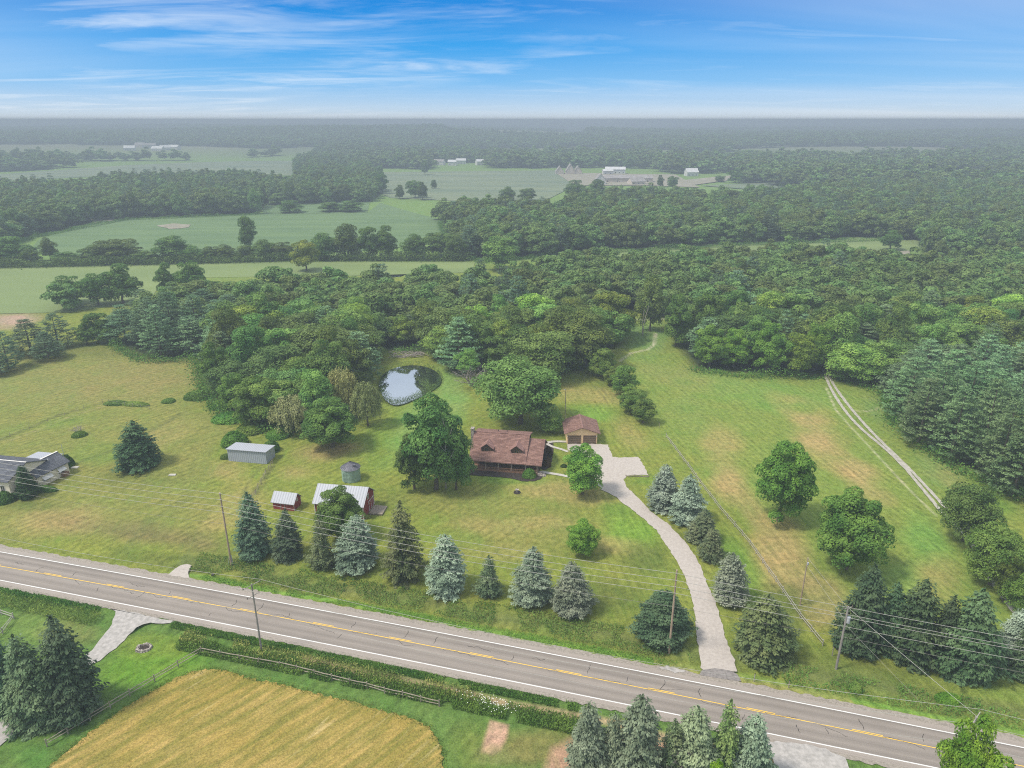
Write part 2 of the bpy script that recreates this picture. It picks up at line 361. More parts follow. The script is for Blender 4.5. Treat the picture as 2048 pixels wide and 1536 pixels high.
    # faint lines: wheel marks and fence-line growth in the left pasture, mown trails
    def track(pts, w, c, st):
        P = GP(pts)
        for (x1, y1), (x2, y2) in zip(P[:-1], P[1:]):
            dx, dy = x2-x1, y2-y1; t = np.clip(((Xf-x1)*dx+(Yf-y1)*dy)/(dx*dx+dy*dy), 0, 1)
            d = np.hypot(Xf-x1-t*dx, Yf-y1-t*dy); blend(np.clip(1.4-d/w, 0, 1)*st*(.55+.6*n3), c)
    track([(0, 880), (60, 855), (120, 830), (205, 806)], .45, (0.07, 0.08, 0.03), .7)
    track([(10, 884), (70, 862), (130, 837), (210, 811)], .35, (0.26, 0.23, 0.11), .5)
    track([(130, 935), (240, 895), (290, 868), (362, 828)], .6, (0.08, 0.10, 0.035), .6)
    track([(230, 925), (275, 880), (350, 838)], .4, (0.09, 0.11, 0.04), .45)
    track([(545, 930), (510, 985), (490, 1010)], .7, (0.09, 0.09, 0.04), .6)
    track([(530, 925), (500, 960), (480, 1000)], .35, (0.1, 0.11, 0.04), .6)
    track([(1240, 722), (1262, 706), (1295, 699), (1308, 690), (1311, 668)], .45, (0.42, 0.38, 0.27), .9)
    track([(1652, 775), (1672, 820), (1700, 852), (1750, 905), (1805, 965), (1840, 1000), (1872, 1030)], .25, (0.40, 0.38, 0.24), .7)
    track([(1705, 822), (1735, 823), (1760, 816)], .3, (0.36, 0.33, 0.2), .6)
    track([(1250, 640), (1330, 638)], .8, (0.4, 0.4, 0.34), .6)
    track([(375, 1000), (300, 1040), (250, 1100)], 1.2, (0.10, 0.13, 0.04), .35)
    # shape
    nr, na = X.shape; Z = np.zeros_like(Xf)
    Z += np.where(far < 400, (n3-.5)*.05+(n1-.5)*.10, 0)*np.clip((so if True else 0)*0+1, 0, 1)
    road_zone = inroad & (so < 2.5) & (sn < 2.0); Z[road_zone] = 0
    dd = inroad & (sn > 2.0) & (sn < 6); Z[dd] -= .35*np.sin((sn[dd]-2)/4*math.pi)
    dd = inroad & (so > 2.5) & (so < 6); Z[dd] -= .25*np.sin((so[dd]-2.5)/3.5*math.pi)
    for nm, P, z in FLATS:
        d = sdist(Xf, Yf, P); Z = np.where(d > -1.2, np.minimum(Z, z*np.clip((d+1.2)/1.2, 0, 1)), Z)
    Z = Z+np.where(Yf > 0, hillz(Xf, Yf), 0)
    V = np.stack([Xf, Yf, Z], axis=1)
    i = np.arange(nr-1)[:, None]*na; j = np.arange(na-1)[None, :]
    q = (i+j).ravel(); F = np.stack([q, q+1, q+1+na, q+na], axis=1)[:, ::-1]
    me = npmesh('ground', V, F)
    # close the small hole at the centre with a fan
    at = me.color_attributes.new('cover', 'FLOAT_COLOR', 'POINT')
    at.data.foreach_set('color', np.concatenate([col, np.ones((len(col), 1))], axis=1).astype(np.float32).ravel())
    return me

def ground_mat():
    m, nt, out = new_mat('ground_grass')
    tcn = N(nt, 'ShaderNodeTexCoord').outputs['Object']
    at = N(nt, 'ShaderNodeAttribute', attribute_name='cover').outputs['Color']
    a = noise(nt, 0.9, 5, tcn, .62); b = noise(nt, 0.14, 5, tcn, .6); c = noise(nt, 4.5, 4, tcn, .7); s = noise(nt, 1.3, 4, tcn, .6, mscale=(.12, 1, 1), rot=math.radians(80))
    s2 = noise(nt, 1.1, 4, tcn, .6, mscale=(.14, 1, 1), rot=math.radians(-50))
    v = math_n(nt, 'ADD', math_n(nt, 'MULTIPLY', math_n(nt, 'SUBTRACT', a, .5), 1.3), math_n(nt, 'MULTIPLY', math_n(nt, 'SUBTRACT', c, .5), 1.9))
    spx = N(nt, 'ShaderNodeSeparateXYZ'); L(nt, tcn, spx.inputs[0]); rt = math_n(nt, 'MULTIPLY_ADD', spx.outputs[0], .05, .2, clamp=True); lf = math_n(nt, 'SUBTRACT', 1.0, rt)
    v = math_n(nt, 'ADD', v, math_n(nt, 'MULTIPLY', math_n(nt, 'MULTIPLY', math_n(nt, 'SUBTRACT', s, .5), .85), rt))
    v = math_n(nt, 'ADD', v, math_n(nt, 'MULTIPLY', math_n(nt, 'MULTIPLY', math_n(nt, 'SUBTRACT', s2, .5), .85), lf))
    for rot_, wt_ in ((-10, rt), (35, lf)):
        wv = N(nt, 'ShaderNodeTexWave', i_Scale=.20, i_Distortion=1.6, i_Detail=2); mpw = N(nt, 'ShaderNodeMapping'); L(nt, tcn, mpw.inputs[0]); mpw.inputs['Rotation'].default_value = (0, 0, math.radians(rot_)); L(nt, mpw.outputs[0], wv.inputs[0])
        v = math_n(nt, 'ADD', v, math_n(nt, 'MULTIPLY', math_n(nt, 'MULTIPLY', math_n(nt, 'SUBTRACT', wv.outputs['Fac'], .5), math_n(nt, 'MULTIPLY', wt_, .15)), ramp(nt, b, [(.42, 0), (.58, 1)])))
    v = math_n(nt, 'ADD', v, 1.0)
    v = math_n(nt, 'MAXIMUM', v, .3)
    sc = N(nt, 'ShaderNodeVectorMath', operation='SCALE'); L(nt, at, sc.inputs[0]); L(nt, v, sc.inputs['Scale'])
    dryf = ramp(nt, math_n(nt, 'ADD', math_n(nt, 'MULTIPLY', b, .6), math_n(nt, 'MULTIPLY', a, .4)), [(.48, 0), (.70, .55)])
    dr = mixc(nt, 1.0, sc.outputs[0], (1.45, 1.08, 1.25), 'MULTIPLY')
    col = mixc(nt, dryf, sc.outputs[0], dr)
    lushf = ramp(nt, math_n(nt, 'ADD', math_n(nt, 'MULTIPLY', b, .5), math_n(nt, 'MULTIPLY', s, .5)), [(.30, .6), (.48, 0)])
    lu = mixc(nt, 1.0, col, (.72, 1.05, .75), 'MULTIPLY'); col = mixc(nt, lushf, col, lu)
    pbr(nt, out, col, .95, .08, (math_n(nt, 'ADD', c, a), .8, .12)); return m

# wood outlines (surveyed; h = canopy height where only the tops of the back row can be seen)
W_CENTRE = GP([(225, 690), (290, 722), (390, 718), (405, 790), (440, 825), (520, 855), (600, 862), (700, 850), (738, 835), (742, 790), (735, 735), (760, 704), (850, 706), (890, 738), (905, 755),
               (990, 745), (1060, 765), (1130, 742), (1190, 728), (1238, 690), (1243, 640), (1262, 622), (1330, 640), (1342, 680), (1385, 738), (1500, 750), (1640, 752), (1700, 765), (1765, 782), (1790, 850), (1900, 925), (2060, 1005), (2400, 1150),
               (2700, 800), (2600, 480, 14), (2048, 476, 14), (1850, 500, 13), (1800, 506, 12), (1700, 490, 13), (1600, 494, 12), (1400, 494, 12), (1290, 500, 12), (1190, 490, 14), (1100, 505, 13), (1000, 535, 13), (860, 535, 12), (740, 553, 10), (640, 532, 12), (560, 545, 12), (480, 558, 13), (400, 550, 13), (340, 552, 12), (300, 580, 12), (228, 605, 12)])
W_LEFTPINE = GP([(-500, 800), (0, 752), (60, 735), (148, 690), (140, 640, 10), (70, 640, 10), (0, 690, 10), (-500, 740, 10)])
W_CLUMP = GP([(112, 612), (200, 615), (300, 600), (295, 550, 12), (190, 545, 12), (110, 570, 12)])
W_RIGHT = GP([(880, 442), (905, 510), (960, 520), (1040, 522), (1090, 515), (1180, 505), (1290, 501), (1500, 489), (1640, 482), (1770, 479), (1832, 486), (1850, 520), (2700, 560), (2700, 335, 14), (1900, 352, 14), (1700, 360, 14), (1560, 368, 14), (1480, 380, 14), (1350, 376, 14), (1180, 376, 14), (1100, 402, 14), (980, 395, 14), (860, 402, 14), (765, 398, 14)])
W_LEFTFAR = GP([(-600, 560), (0, 500), (60, 475), (180, 447), (250, 438), (520, 428), (532, 412), (742, 404), (770, 385), (760, 350, 15), (740, 320, 16), (640, 300, 16), (590, 310, 16), (585, 352, 16), (480, 338, 16), (230, 345, 16), (150, 356, 16), (0, 358, 16), (-600, 385, 14)])
W_FAR1 = GP([(-700, 375), (0, 346), (300, 326), (560, 314), (600, 300), (740, 338), (1000, 341), (1120, 337), (1300, 342), (1370, 352), (1440, 362), (1520, 372), (1600, 378), (2048, 388), (2900, 392), (2900, 256), (1800, 258), (600, 258), (-800, 262)])
WOODS = [W_CENTRE, W_LEFTPINE, W_CLUMP, W_RIGHT, W_LEFTFAR]
POND = GP([(757, 775), (760, 752), (775, 739), (800, 731), (829, 728), (858, 733), (877, 744), (884, 757), (880, 768), (862, 781), (840, 792), (818, 802), (795, 810), (772, 803)])
POND2 = GP([(728, 548), (740, 540), (800, 538), (820, 544), (800, 552), (760, 556)])
POND3 = GP([(770, 600), (790, 580), (815, 575), (820, 600), (800, 615)])
FLATS = [('pond', POND, -0.7), ('pond', POND2, -0.7)]
gm = build_ground(); ground = link('ground', gm, ground_mat()); tag(ground, kind='structure', label='rolling grass ground with pasture, lawn and far fields')

def jag(pts, step=2.0, amp=.15, seed=1, closed=True):
    rng = random.Random(seed); out = []
    n = len(pts)
    for i in range(n if closed else n-1):
        a = pts[i]; b = pts[(i+1) % n]; d = math.dist(a, b); k = max(1, int(d/step))
        for j in range(k):
            t = j/k; out.append((a[0]+(b[0]-a[0])*t+rng.uniform(-amp, amp), a[1]+(b[1]-a[1])*t+rng.uniform(-amp, amp)))
    return out
def smooth(pts, it=2):
    for _ in range(it):
        o = []
        n = len(pts)
        for i in range(n):
            a, b = pts[i], pts[(i+1) % n]
            o += [(a[0]*.75+b[0]*.25, a[1]*.75+b[1]*.25), (a[0]*.25+b[0]*.75, a[1]*.25+b[1]*.75)]
        pts = o
    return pts
def smooth_open(pts, it=2):
    for _ in range(it):
        o = [pts[0]]
        for a, b in zip(pts[:-1], pts[1:]):
            o += [(a[0]*.75+b[0]*.25, a[1]*.75+b[1]*.25), (a[0]*.25+b[0]*.75, a[1]*.25+b[1]*.75)]
        pts = o+[pts[-1]]
    return pts
def sheet(name, pts, z, mat, label=None, kind='structure'):
    bm = bmesh.new(); vs = [bm.verts.new((p[0], p[1], z)) for p in pts]; f = bm.faces.new(vs); f.normal_update()
    if f.normal.z < 0: f.normal_flip()
    bmesh.ops.triangulate(bm, faces=[f], quad_method='BEAUTY', ngon_method='EAR_CLIP')
    me = bpy.data.meshes.new(name); bm.to_mesh(me); bm.free()
    o = link(name, me, mat); tag(o, label, kind=kind); return o

# water
m, nt, out = new_mat('pond_water')
wn = noise(nt, 1.2, 3)
df = N(nt, 'ShaderNodeBsdfDiffuse'); df.inputs[0].default_value = (.03, .04, .035, 1); gl = N(nt, 'ShaderNodeBsdfGlossy'); gl.inputs['Roughness'].default_value = .03; gl.inputs[0].default_value = (.85, .88, .92, 1)
bp = N(nt, 'ShaderNodeBump'); bp.inputs['Strength'].default_value = .04; bp.inputs['Distance'].default_value = .03; L(nt, wn, bp.inputs['Height']); L(nt, bp.outputs[0], gl.inputs['Normal'])
mxw = N(nt, 'ShaderNodeMixShader'); mxw.inputs[0].default_value = .72; L(nt, df.outputs[0], mxw.inputs[1]); L(nt, gl.outputs[0], mxw.inputs[2]); L(nt, mxw.outputs[0], out.inputs[0]); M['water'] = m
sheet('pond_water', smooth(POND, 2), -0.28, M['water'], 'still round pond reflecting trees and pale sky')
sheet('pond_water', smooth(POND2, 2), -0.28, M['water'], 'small dark pond at the edge of the far meadow')

# crop fields far off
M['crop'] = mat_noisy('crop_field', (0.085, 0.145, 0.055), (0.115, 0.180, 0.065), .05, .95, (.35, 2.0, 1))
M['crop2'] = mat_noisy('meadow_field', (0.135, 0.185, 0.062), (0.175, 0.225, 0.075), .03, .95, (.3, 1.4, 1))
M['straw'] = mat_noisy('bare_soil', (0.21, 0.195, 0.14), (0.28, 0.25, 0.19), .1, .95)
M['farcrop'] = mat_noisy('far_crop_field', (0.11, 0.15, 0.09), (0.17, 0.20, 0.11), .02, .95, (.4, 1.5, 1))
sheet('crop_field', GP([(60, 500), (80, 478), (180, 447), (250, 440), (520, 429), (735, 426), (760, 406), (800, 418), (880, 440), (890, 470), (780, 500), (560, 508), (420, 512), (120, 516)]), .25, M['crop'], 'wide blue-green crop field beyond the hedgerow')
sheet('crop_field', GP([(525, 428.5), (530, 408), (740, 402), (735, 425.5)]), .20, M['crop'], 'narrow crop strip behind the two long hedges')
sheet('meadow', GP([(-400, 690), (-400, 545), (0, 534), (560, 524), (950, 524), (945, 545), (700, 552), (330, 556), (300, 600), (140, 625), (-20, 628)]), .12, M['crop2'], 'pale green meadow in front of the hedgerow')
sheet('meadow', GP([(1290, 512), (1100, 524), (1010, 548), (1160, 504), (1300, 495), (1500, 480), (1640, 476), (1830, 470), (1860, 488), (1810, 505), (1600, 507), (1400, 506)]), .10, M['crop2'], 'thin meadow strip between the two woods')
sheet('crop_field', GP([(-300, 372), (0, 349), (300, 327), (590, 315), (590, 352), (480, 346), (230, 352), (0, 362)]), .3, M['farcrop'], 'long hazy field beyond the left wood')
sheet('crop_field', GP([(740, 345), (1000, 342), (1120, 341), (1130, 372), (1090, 402), (900, 402), (780, 396), (745, 380)]), .3, M['farcrop'], 'hazy field in the middle distance')
sheet('bare_field', GP([(958, 366), (1110, 346), (1150, 372), (1090, 402), (1000, 396), (975, 385)]), .5, M['farcrop'], 'paler mown field in the middle distance')
sheet('bare_field', GP([(1110, 346), (1350, 350), (1400, 376), (1300, 372), (1200, 372), (1150, 372)]), .7, M['straw'], 'bare building plot around the far new houses')
sheet('bare_field', jag(GP([(315, 452), (345, 448), (380, 450), (378, 456), (340, 459)]), 5, 1), .45, M['straw'], 'tan bare patch in the crop field')
sheet('bare_field', jag(GP([(180, 440), (215, 436), (245, 437), (225, 443), (190, 447)]), 5, 1), .45, M['straw'], 'faint bare patch by the left wood edge')
sheet('bare_field', GP([(1785, 506), (1820, 503), (1815, 528), (1790, 530)]), .6, M['straw'], 'tan clearing at the end of the meadow strip')
for i, p in enumerate([[(1360, 362), (1480, 350), (1500, 356), (1380, 372)], [(1400, 372), (1560, 366), (1640, 372), (1500, 380)], [(1640, 356), (1760, 352), (1790, 358), (1680, 362)], [(1880, 356), (2048, 340), (2100, 345), (1900, 366)], [(900, 268), (1100, 264), (1150, 270), (950, 275)], [(1140, 264), (1440, 262), (1400, 268), (1180, 270)]]):
    sheet('far_field', GP(p), .8, M['farcrop'] if i else M['straw'], 'pale hazy field glimpsed between far trees')

# hay field
def hay_mat():
    m, nt, out = new_mat('hay_stubble'); tcn = N(nt, 'ShaderNodeTexCoord').outputs['Object']
    a = noise(nt, .9, 5, tcn, .6, mscale=(.16, 1, 1), rot=math.radians(-46)); b = noise(nt, .10, 4, tcn, .6); c = noise(nt, 5, 4, tcn, .7); d = noise(nt, .55, 4, tcn, .6, 1.0, mscale=(.08, 1, 1), rot=math.radians(-52))
    base = mixc(nt, ramp(nt, b, [(.34, 0), (.66, 1)]), (0.275, 0.200, 0.046), (0.385, 0.270, 0.085))
    gr = mixc(nt, ramp(nt, a, [(.40, .7), (.64, 0)]), base, (0.125, 0.135, 0.024))
    st = mixc(nt, ramp(nt, d, [(.60, 0), (.74, .75)]), gr, (0.50, 0.40, 0.20))
    v = math_n(nt, 'ADD', math_n(nt, 'MULTIPLY', math_n(nt, 'SUBTRACT', c, .5), 2.2), 1.0); v = math_n(nt, 'MAXIMUM', v, .35)
    sc = N(nt, 'ShaderNodeVectorMath', operation='SCALE'); L(nt, st, sc.inputs[0]); L(nt, v, sc.inputs['Scale'])
    pbr(nt, out, sc.outputs[0], .95, .1, (math_n(nt, 'ADD', a, c), .9, .12)); return m
HAY = GP([(60, 1600), (85, 1545), (150, 1490), (217, 1438), (300, 1385), (365, 1351), (410, 1338), (449, 1342), (500, 1358), (560, 1368), (616, 1384), (717, 1408), (807, 1434), (850, 1450), (875, 1475), (887, 1520), (886, 1600), (860, 1700), (300, 1750), (60, 1700)])
M['hay'] = hay_mat()
sheet('hay_field', jag(smooth(HAY, 1), .35, .24, 4), .115, M['hay'], 'golden mown hay field by the rail fence')

# road
def road_mat():
    m, nt, out = new_mat('asphalt'); tcn = N(nt, 'ShaderNodeTexCoord').outputs['Object']
    uv = N(nt, 'ShaderNodeUVMap').outputs[0]; sp = N(nt, 'ShaderNodeSeparateXYZ'); L(nt, uv, sp.inputs[0]); v = sp.outputs[1]
    # v: 0 at near pavement edge .. 1 at far; wheel paths a little darker, sealed lane centres paler
    lanes = ramp(nt, v, [(0, 0.205), (.10, 0.200), (.13, 0.140), (.22, .175), (.30, 0.145), (.40, .185), (.50, 0.15), (.60, .185), (.70, 0.135), (.78, .175), (.87, 0.120), (.90, .19), (1, .21)])
    st = noise(nt, 1.0, 5, uv, .6, mscale=(.03, 40, 1)); sp2 = noise(nt, 9, 3, tcn, .7); big = noise(nt, .12, 4, tcn)
    val = math_n(nt, 'MULTIPLY', math_n(nt, 'ADD', math_n(nt, 'MULTIPLY', st, .5), .75), math_n(nt, 'ADD', math_n(nt, 'MULTIPLY', sp2, .5), .75))
    val = math_n(nt, 'MULTIPLY', val, math_n(nt, 'ADD', math_n(nt, 'MULTIPLY', big, .35), .82))
    c = mixc(nt, 1.0, lanes, (1.38, 1.19, 1.02), 'MULTIPLY')
    sc = N(nt, 'ShaderNodeVectorMath', operation='SCALE'); L(nt, c, sc.inputs[0]); L(nt, val, sc.inputs['Scale'])
    pbr(nt, out, sc.outputs[0], .85, .3, (sp2, .3, .01)); return m
def strip(name, lo, hi, z, mat, label, x0=-190, x1=150, segs=None, jit=0, seed=0, step=1.0):
    """ribbon between offset curves lo(x), hi(x)"""
    rng = random.Random(seed); V = []; F = []; U = []
    for (a, b) in (segs or [(x0, x1)]):
        xs = list(np.arange(a, b, min(step, (b-a)/2)))+[b]; n = len(V)
        for x in xs:
            V += [(x, lo(x)+rng.uniform(-jit, jit), z), (x, hi(x)+rng.uniform(-jit, jit), z)]; U += [(x, 0), (x, 1)]
        F += [(n+2*i, n+2*i+2, n+2*i+3, n+2*i+1) for i in range(len(xs)-1)]
    me = bpy.data.meshes.new(name); me.from_pydata(V, [], F); uvl = me.uv_layers.new(name='UVMap')
    for lp in me.loops: uvl.data[lp.index].uv = U[lp.vertex_index]
    return tag(link(name, me, mat), label, kind='structure')
FWy = lambda x: float(np.polyval(fw, x)); NWy = lambda x: float(np.polyval(nw, x)); YLy = lambda x: float(np.polyval(yl, x))
M['road'] = road_mat()
M['shoulder'] = mat_noisy('gravel_shoulder', (0.20, 0.175, 0.145), (0.31, 0.27, 0.225), 4, .95, bump=.4)
M['white'] = mat_noisy('white_line_paint', (0.44, 0.43, 0.41), (0.66, 0.65, 0.62), 5, .7, lo=.25, hi=.5)
M['yellow'] = mat_noisy('yellow_line_paint', (0.55, 0.33, 0.04), (0.72, 0.46, 0.06), 5, .7, lo=.25, hi=.5)
strip('road_shoulder', lambda x: NWy(x)-1.5, lambda x: FWy(x)+1.9, .085, M['shoulder'], 'gravel shoulder along both sides of the road', jit=.22, step=.6)
strip('road', lambda x: NWy(x)-.85, lambda x: FWy(x)+.95, .093, M['road'], 'two-lane asphalt road crossing the foreground', jit=.03)
strip('road_edge_line', lambda x: FWy(x)-.08, lambda x: FWy(x)+.08, .098, M['white'], 'white edge line on the far side of the road')
strip('road_edge_line', lambda x: NWy(x)-.08, lambda x: NWy(x)+.08, .098, M['white'], 'white edge line on the near side of the road')
strip('road_centre_line', lambda x: YLy(x)-.17, lambda x: YLy(x)-.05, .098, M['yellow'], 'solid yellow centre line of the road')
strip('road_centre_line', lambda x: YLy(x)+.07, lambda x: YLy(x)+.19, .098, M['yellow'], 'dashed yellow centre line of the road', segs=[(a, a+3.4) for a in np.arange(-189, 146, 12.2)])
# cracks
crk = MB(); rc = random.Random(8)
def crack(x, y, ang, ln, w=.035):
    p = [(x, y)]; a = ang
    for _ in range(int(ln/.35)):
        a = ang+rc.uniform(-.7, .7); p.append((p[-1][0]+math.cos(a)*.35, p[-1][1]+math.sin(a)*.35))
    for q, r_ in zip(p[:-1], p[1:]):
        d = Vector((r_[0]-q[0], r_[1]-q[1])).normalized(); ww = w*rc.uniform(.6, 1.3); nx, ny = -d.y*ww, d.x*ww
        crk.quad([(q[0]+nx, q[1]+ny, .102), (q[0]-nx, q[1]-ny, .102), (r_[0]-nx, r_[1]-ny, .102), (r_[0]+nx, r_[1]+ny, .102)])
for x in np.arange(-85, 62, 5.2):
    x += rc.uniform(-2, 2); k = rc.random()
    if k < .45: crack(x, YLy(x)+rc.uniform(.1, .6), math.radians(75), rc.uniform(.8, 2.6))
    elif k < .8: crack(x, NWy(x)+rc.uniform(.8, 2.0), math.radians(rc.choice([70, 100])), rc.uniform(.8, 1.8))
    else: crack(x, YLy(x)+1.4, math.radians(-15), rc.uniform(2, 4))
for x in np.arange(-80, 60, 7.0): crack(x, YLy(x)-.22, math.radians(-15), rc.uniform(3, 6), .022)
M['crack'] = mat_noisy('tar_crack', (0.025, 0.022, 0.02), (0.05, 0.045, 0.04), 5)
tag(crk.build('road_cracks', M['crack']), 'dark cracks in the road surface', kind='structure')

# gravel drives
M['gravel'] = mat_noisy('gravel_drive', (0.335, 0.295, 0.26), (0.425, 0.38, 0.335), 2.2, .95, bump=.3, detail=9, lo=.3, hi=.7)
M['gravel2'] = mat_noisy('limestone_gravel', (0.25, 0.235, 0.215), (0.42, 0.39, 0.36), 1.6, .95, bump=.5, detail=8, lo=.3, hi=.7)
DRIVE = GP([(1403, 1341), (1395, 1287), (1390.5, 1240), (1382.6, 1192), (1363.6, 1141.8), (1338, 1098), (1312.5, 1060.3), (1270.6, 1025), (1228.7, 992.7), (1203, 979.8), (1190, 960), (1180, 930), (1165, 912), (1150, 905), (1134.5, 900), (1134.5, 888.6), (1195, 888.6), (1215.8, 890),
            (1220, 902), (1225, 914), (1238, 916), (1277, 914.7), (1288, 933), (1297, 950.8), (1270, 950.5), (1254.5, 952), (1248, 959), (1251, 971.8), (1277, 997.6), (1299.5, 1021.7), (1338, 1050), (1369.9, 1084.8), (1395, 1119.6), (1414, 1167), (1430, 1202), (1442.7, 1246), (1452, 1278), (1471, 1328), (1474, 1343)])
sheet('driveway', jag(DRIVE, .6, .15, 2), .105, M['gravel'], 'curving gravel driveway from the road up to the garage')
M['apron'] = mat_noisy('worn_asphalt', (0.155, 0.14, 0.13), (0.24, 0.215, 0.20), 3, .9)
sheet('driveway_apron', GP([(1398, 1351), (1404, 1341), (1430, 1337.5), (1459, 1342), (1474, 1349), (1483, 1364), (1440, 1358)]), .114, M['apron'], 'worn asphalt apron where the drive meets the road')
sheet('gravel_drive', jag(GP([(213, 1216), (232, 1222), (232, 1232), (217, 1258), (183, 1302), (120, 1350), (60, 1405), (0, 1444), (-120, 1520), (-120, 1600), (-20, 1505), (46, 1460), (93, 1401), (150, 1352), (201, 1320), (241.7, 1289), (272, 1255), (300, 1246), (340, 1248), (352, 1244)]), .8, .18, 3), .110, M['gravel2'], 'pale gravel drive leaving the road past the left spruces')
sheet('gravel_drive', jag(GP([(1520, 1484), (1556, 1484), (1600, 1488), (1650, 1498), (1690, 1518), (1702, 1545), (1700, 1640), (1540, 1640), (1550, 1530)]), .6, .15, 3), .110, M['gravel2'], 'pale gravel patch beside the road at the lower right')
sheet('gravel_drive', jag(GP([(338, 1150), (352, 1136), (375, 1128), (381, 1131), (375, 1148), (378, 1157)]), .8, .2, 3), .088, M['gravel'], 'short gravel field entrance beside the first pole')
sheet('gravel_patch', jag(GP([(1315, 1338), (1335, 1333), (1355, 1338), (1372, 1344), (1350, 1346)]), .4, .15, 3), .112, M['gravel2'], 'spill of pale stone on the verge left of the driveway')
def ribbon(name, pts, w, z, mat, label, jit=.06, seed=1):
    P = smooth_open(GP(pts), 2); rng = random.Random(seed); Q = []
    for a, b in zip(P[:-1], P[1:]):
        k = max(1, int(math.dist(a, b)/1.0)); Q += [(a[0]+(b[0]-a[0])*i/k, a[1]+(b[1]-a[1])*i/k) for i in range(k)]
    Q.append(P[-1]); mb = MB(); Lp = []; Rp = []
    for i, p in enumerate(Q):
        q = Q[min(i+1, len(Q)-1)]; o = Q[max(i-1, 0)]; d = Vector((q[0]-o[0], q[1]-o[1])).normalized()
        wl = w+rng.uniform(-jit, jit)*2; wr = w+rng.uniform(-jit, jit)*2
        Lp.append((p[0]-d.y*wl, p[1]+d.x*wl, z)); Rp.append((p[0]+d.y*wr, p[1]-d.x*wr, z))
    for i in range(len(Q)-1): mb.quad([Rp[i], Rp[i+1], Lp[i+1], Lp[i]])
    return tag(mb.build(name, mat), label, kind='structure')
M['lane'] = mat_noisy('lane_gravel', (0.27, 0.25, 0.20), (0.40, 0.37, 0.32), 1.2, .95)
ribbon('lane_wheel_track', [(1647, 738), (1655, 765), (1674, 800.7), (1713, 852), (1792, 915), (1851.5, 986), (1887, 1029.5), (1911, 1049), (1946, 1088.6), (1979, 1159), (1999, 1187), (2040, 1240)], .40, .13, M['lane'], 'left wheel track of the two-track gravel lane', .04)
ribbon('lane_wheel_track', [(1654, 738), (1663, 765), (1693.7, 808.5), (1745, 867.7), (1808, 927), (1871, 994), (1903, 1030), (1925, 1046), (1962, 1085), (1995, 1150), (2020, 1185)], .40, .135, M['lane'], 'right wheel track of the two-track gravel lane', .04)
M['concrete'] = mat_noisy('concrete', (0.34, 0.32, 0.28), (0.46, 0.43, 0.38), 2, .9)
M['mulch'] = mat_noisy('dark_mulch', (0.018, 0.014, 0.012), (0.05, 0.038, 0.03), 5, .95, bump=.5)
ribbon('walkway', [(1083, 944), (1100, 947), (1125, 951), (1150, 957), (1178, 962)], .45, .11, M['concrete'], 'concrete walk from the porch steps to the drive', .0)
ribbon('walkway', [(1094, 888), (1104, 894), (1120, 898), (1136, 904)], .4, .11, M['concrete'], 'concrete walk beside the purple shrubs', .0)
ribbon('walkway', [(1092, 886), (1110, 883), (1134, 884)], .5, .112, M['concrete'], 'concrete path to the garage side', .0)
sheet('mulch_bed', jag(smooth(GP([(925, 948), (935, 933), (1000, 940), (1080, 948), (1088, 950), (1078, 962), (1045, 964), (1020, 956), (960, 952)]), 1), .5, .12), .108, M['mulch'], 'dark mulch bed in front of the log house')
sheet('mulch_bed', jag(smooth(GP([(1080, 935), (1085, 885), (1105, 884), (1108, 900), (1102, 930), (1090, 942)]), 1), .5, .1), .107, M['mulch'], 'dark mulch bed under the purple shrubs')

# ------------------------------------------------------------------ buildings
def roofmat(name, c1, c2, rough=.9):
    m, nt, out = new_mat(name); tcn = N(nt, 'ShaderNodeTexCoord').outputs['Object']
    br = N(nt, 'ShaderNodeTexBrick'); br.inputs['Scale'].default_value = 1.0
    br.inputs['Brick Width'].default_value = .9; br.inputs['Row Height'].default_value = .28; br.inputs['Mortar Size'].default_value = .02
    br.inputs['Color1'].default_value = (*c1, 1); br.inputs['Color2'].default_value = (*c2, 1); br.inputs['Mortar'].default_value = (*[x*.45 for x in c1], 1)
    L(nt, tcn, br.inputs[0]); nz = noise(nt, 2.2, 5, tcn, .7)
    sc = N(nt, 'ShaderNodeVectorMath', operation='SCALE'); L(nt, br.outputs[0], sc.inputs[0]); L(nt, math_n(nt, 'ADD', math_n(nt, 'MULTIPLY', nz, 1.0), .5), sc.inputs['Scale'])
    pbr(nt, out, sc.outputs[0], rough, .2); return m
def stripes(name, c1, c2, axis=0, freq=2.0, rough=.7, metal=0, spec=.3, grime=.25, bump=.3):
    """boards, logs or ribbed metal running across the given axis"""
    m, nt, out = new_mat(name); tcn = N(nt, 'ShaderNodeTexCoord').outputs['Object']; sp = N(nt, 'ShaderNodeSeparateXYZ'); L(nt, tcn, sp.inputs[0])
    s = math_n(nt, 'SINE', math_n(nt, 'MULTIPLY', sp.outputs[axis], freq*2*math.pi)); s = math_n(nt, 'ADD', math_n(nt, 'MULTIPLY', s, .5), .5)
    c = mixc(nt, ramp(nt, s, [(0, 0), (.25, .8), (1, 1)]), c1, c2); nz = noise(nt, 1.6, 5, tcn, .65)
    sc = N(nt, 'ShaderNodeVectorMath', operation='SCALE'); L(nt, c, sc.inputs[0]); L(nt, math_n(nt, 'ADD', math_n(nt, 'MULTIPLY', nz, 2*grime), 1-grime), sc.inputs['Scale'])
    pbr(nt, out, sc.outputs[0], rough, spec, (s, bump, .05), metal); return m
M['shingle'] = roofmat('brown_shingles', (0.150, 0.082, 0.066), (0.255, 0.148, 0.118))
M['shingle_red'] = roofmat('reddish_shingles', (0.215, 0.120, 0.100), (0.290, 0.165, 0.140))
M['shingle_grey'] = roofmat('grey_shingles', (0.070, 0.074, 0.086), (0.125, 0.13, 0.145))
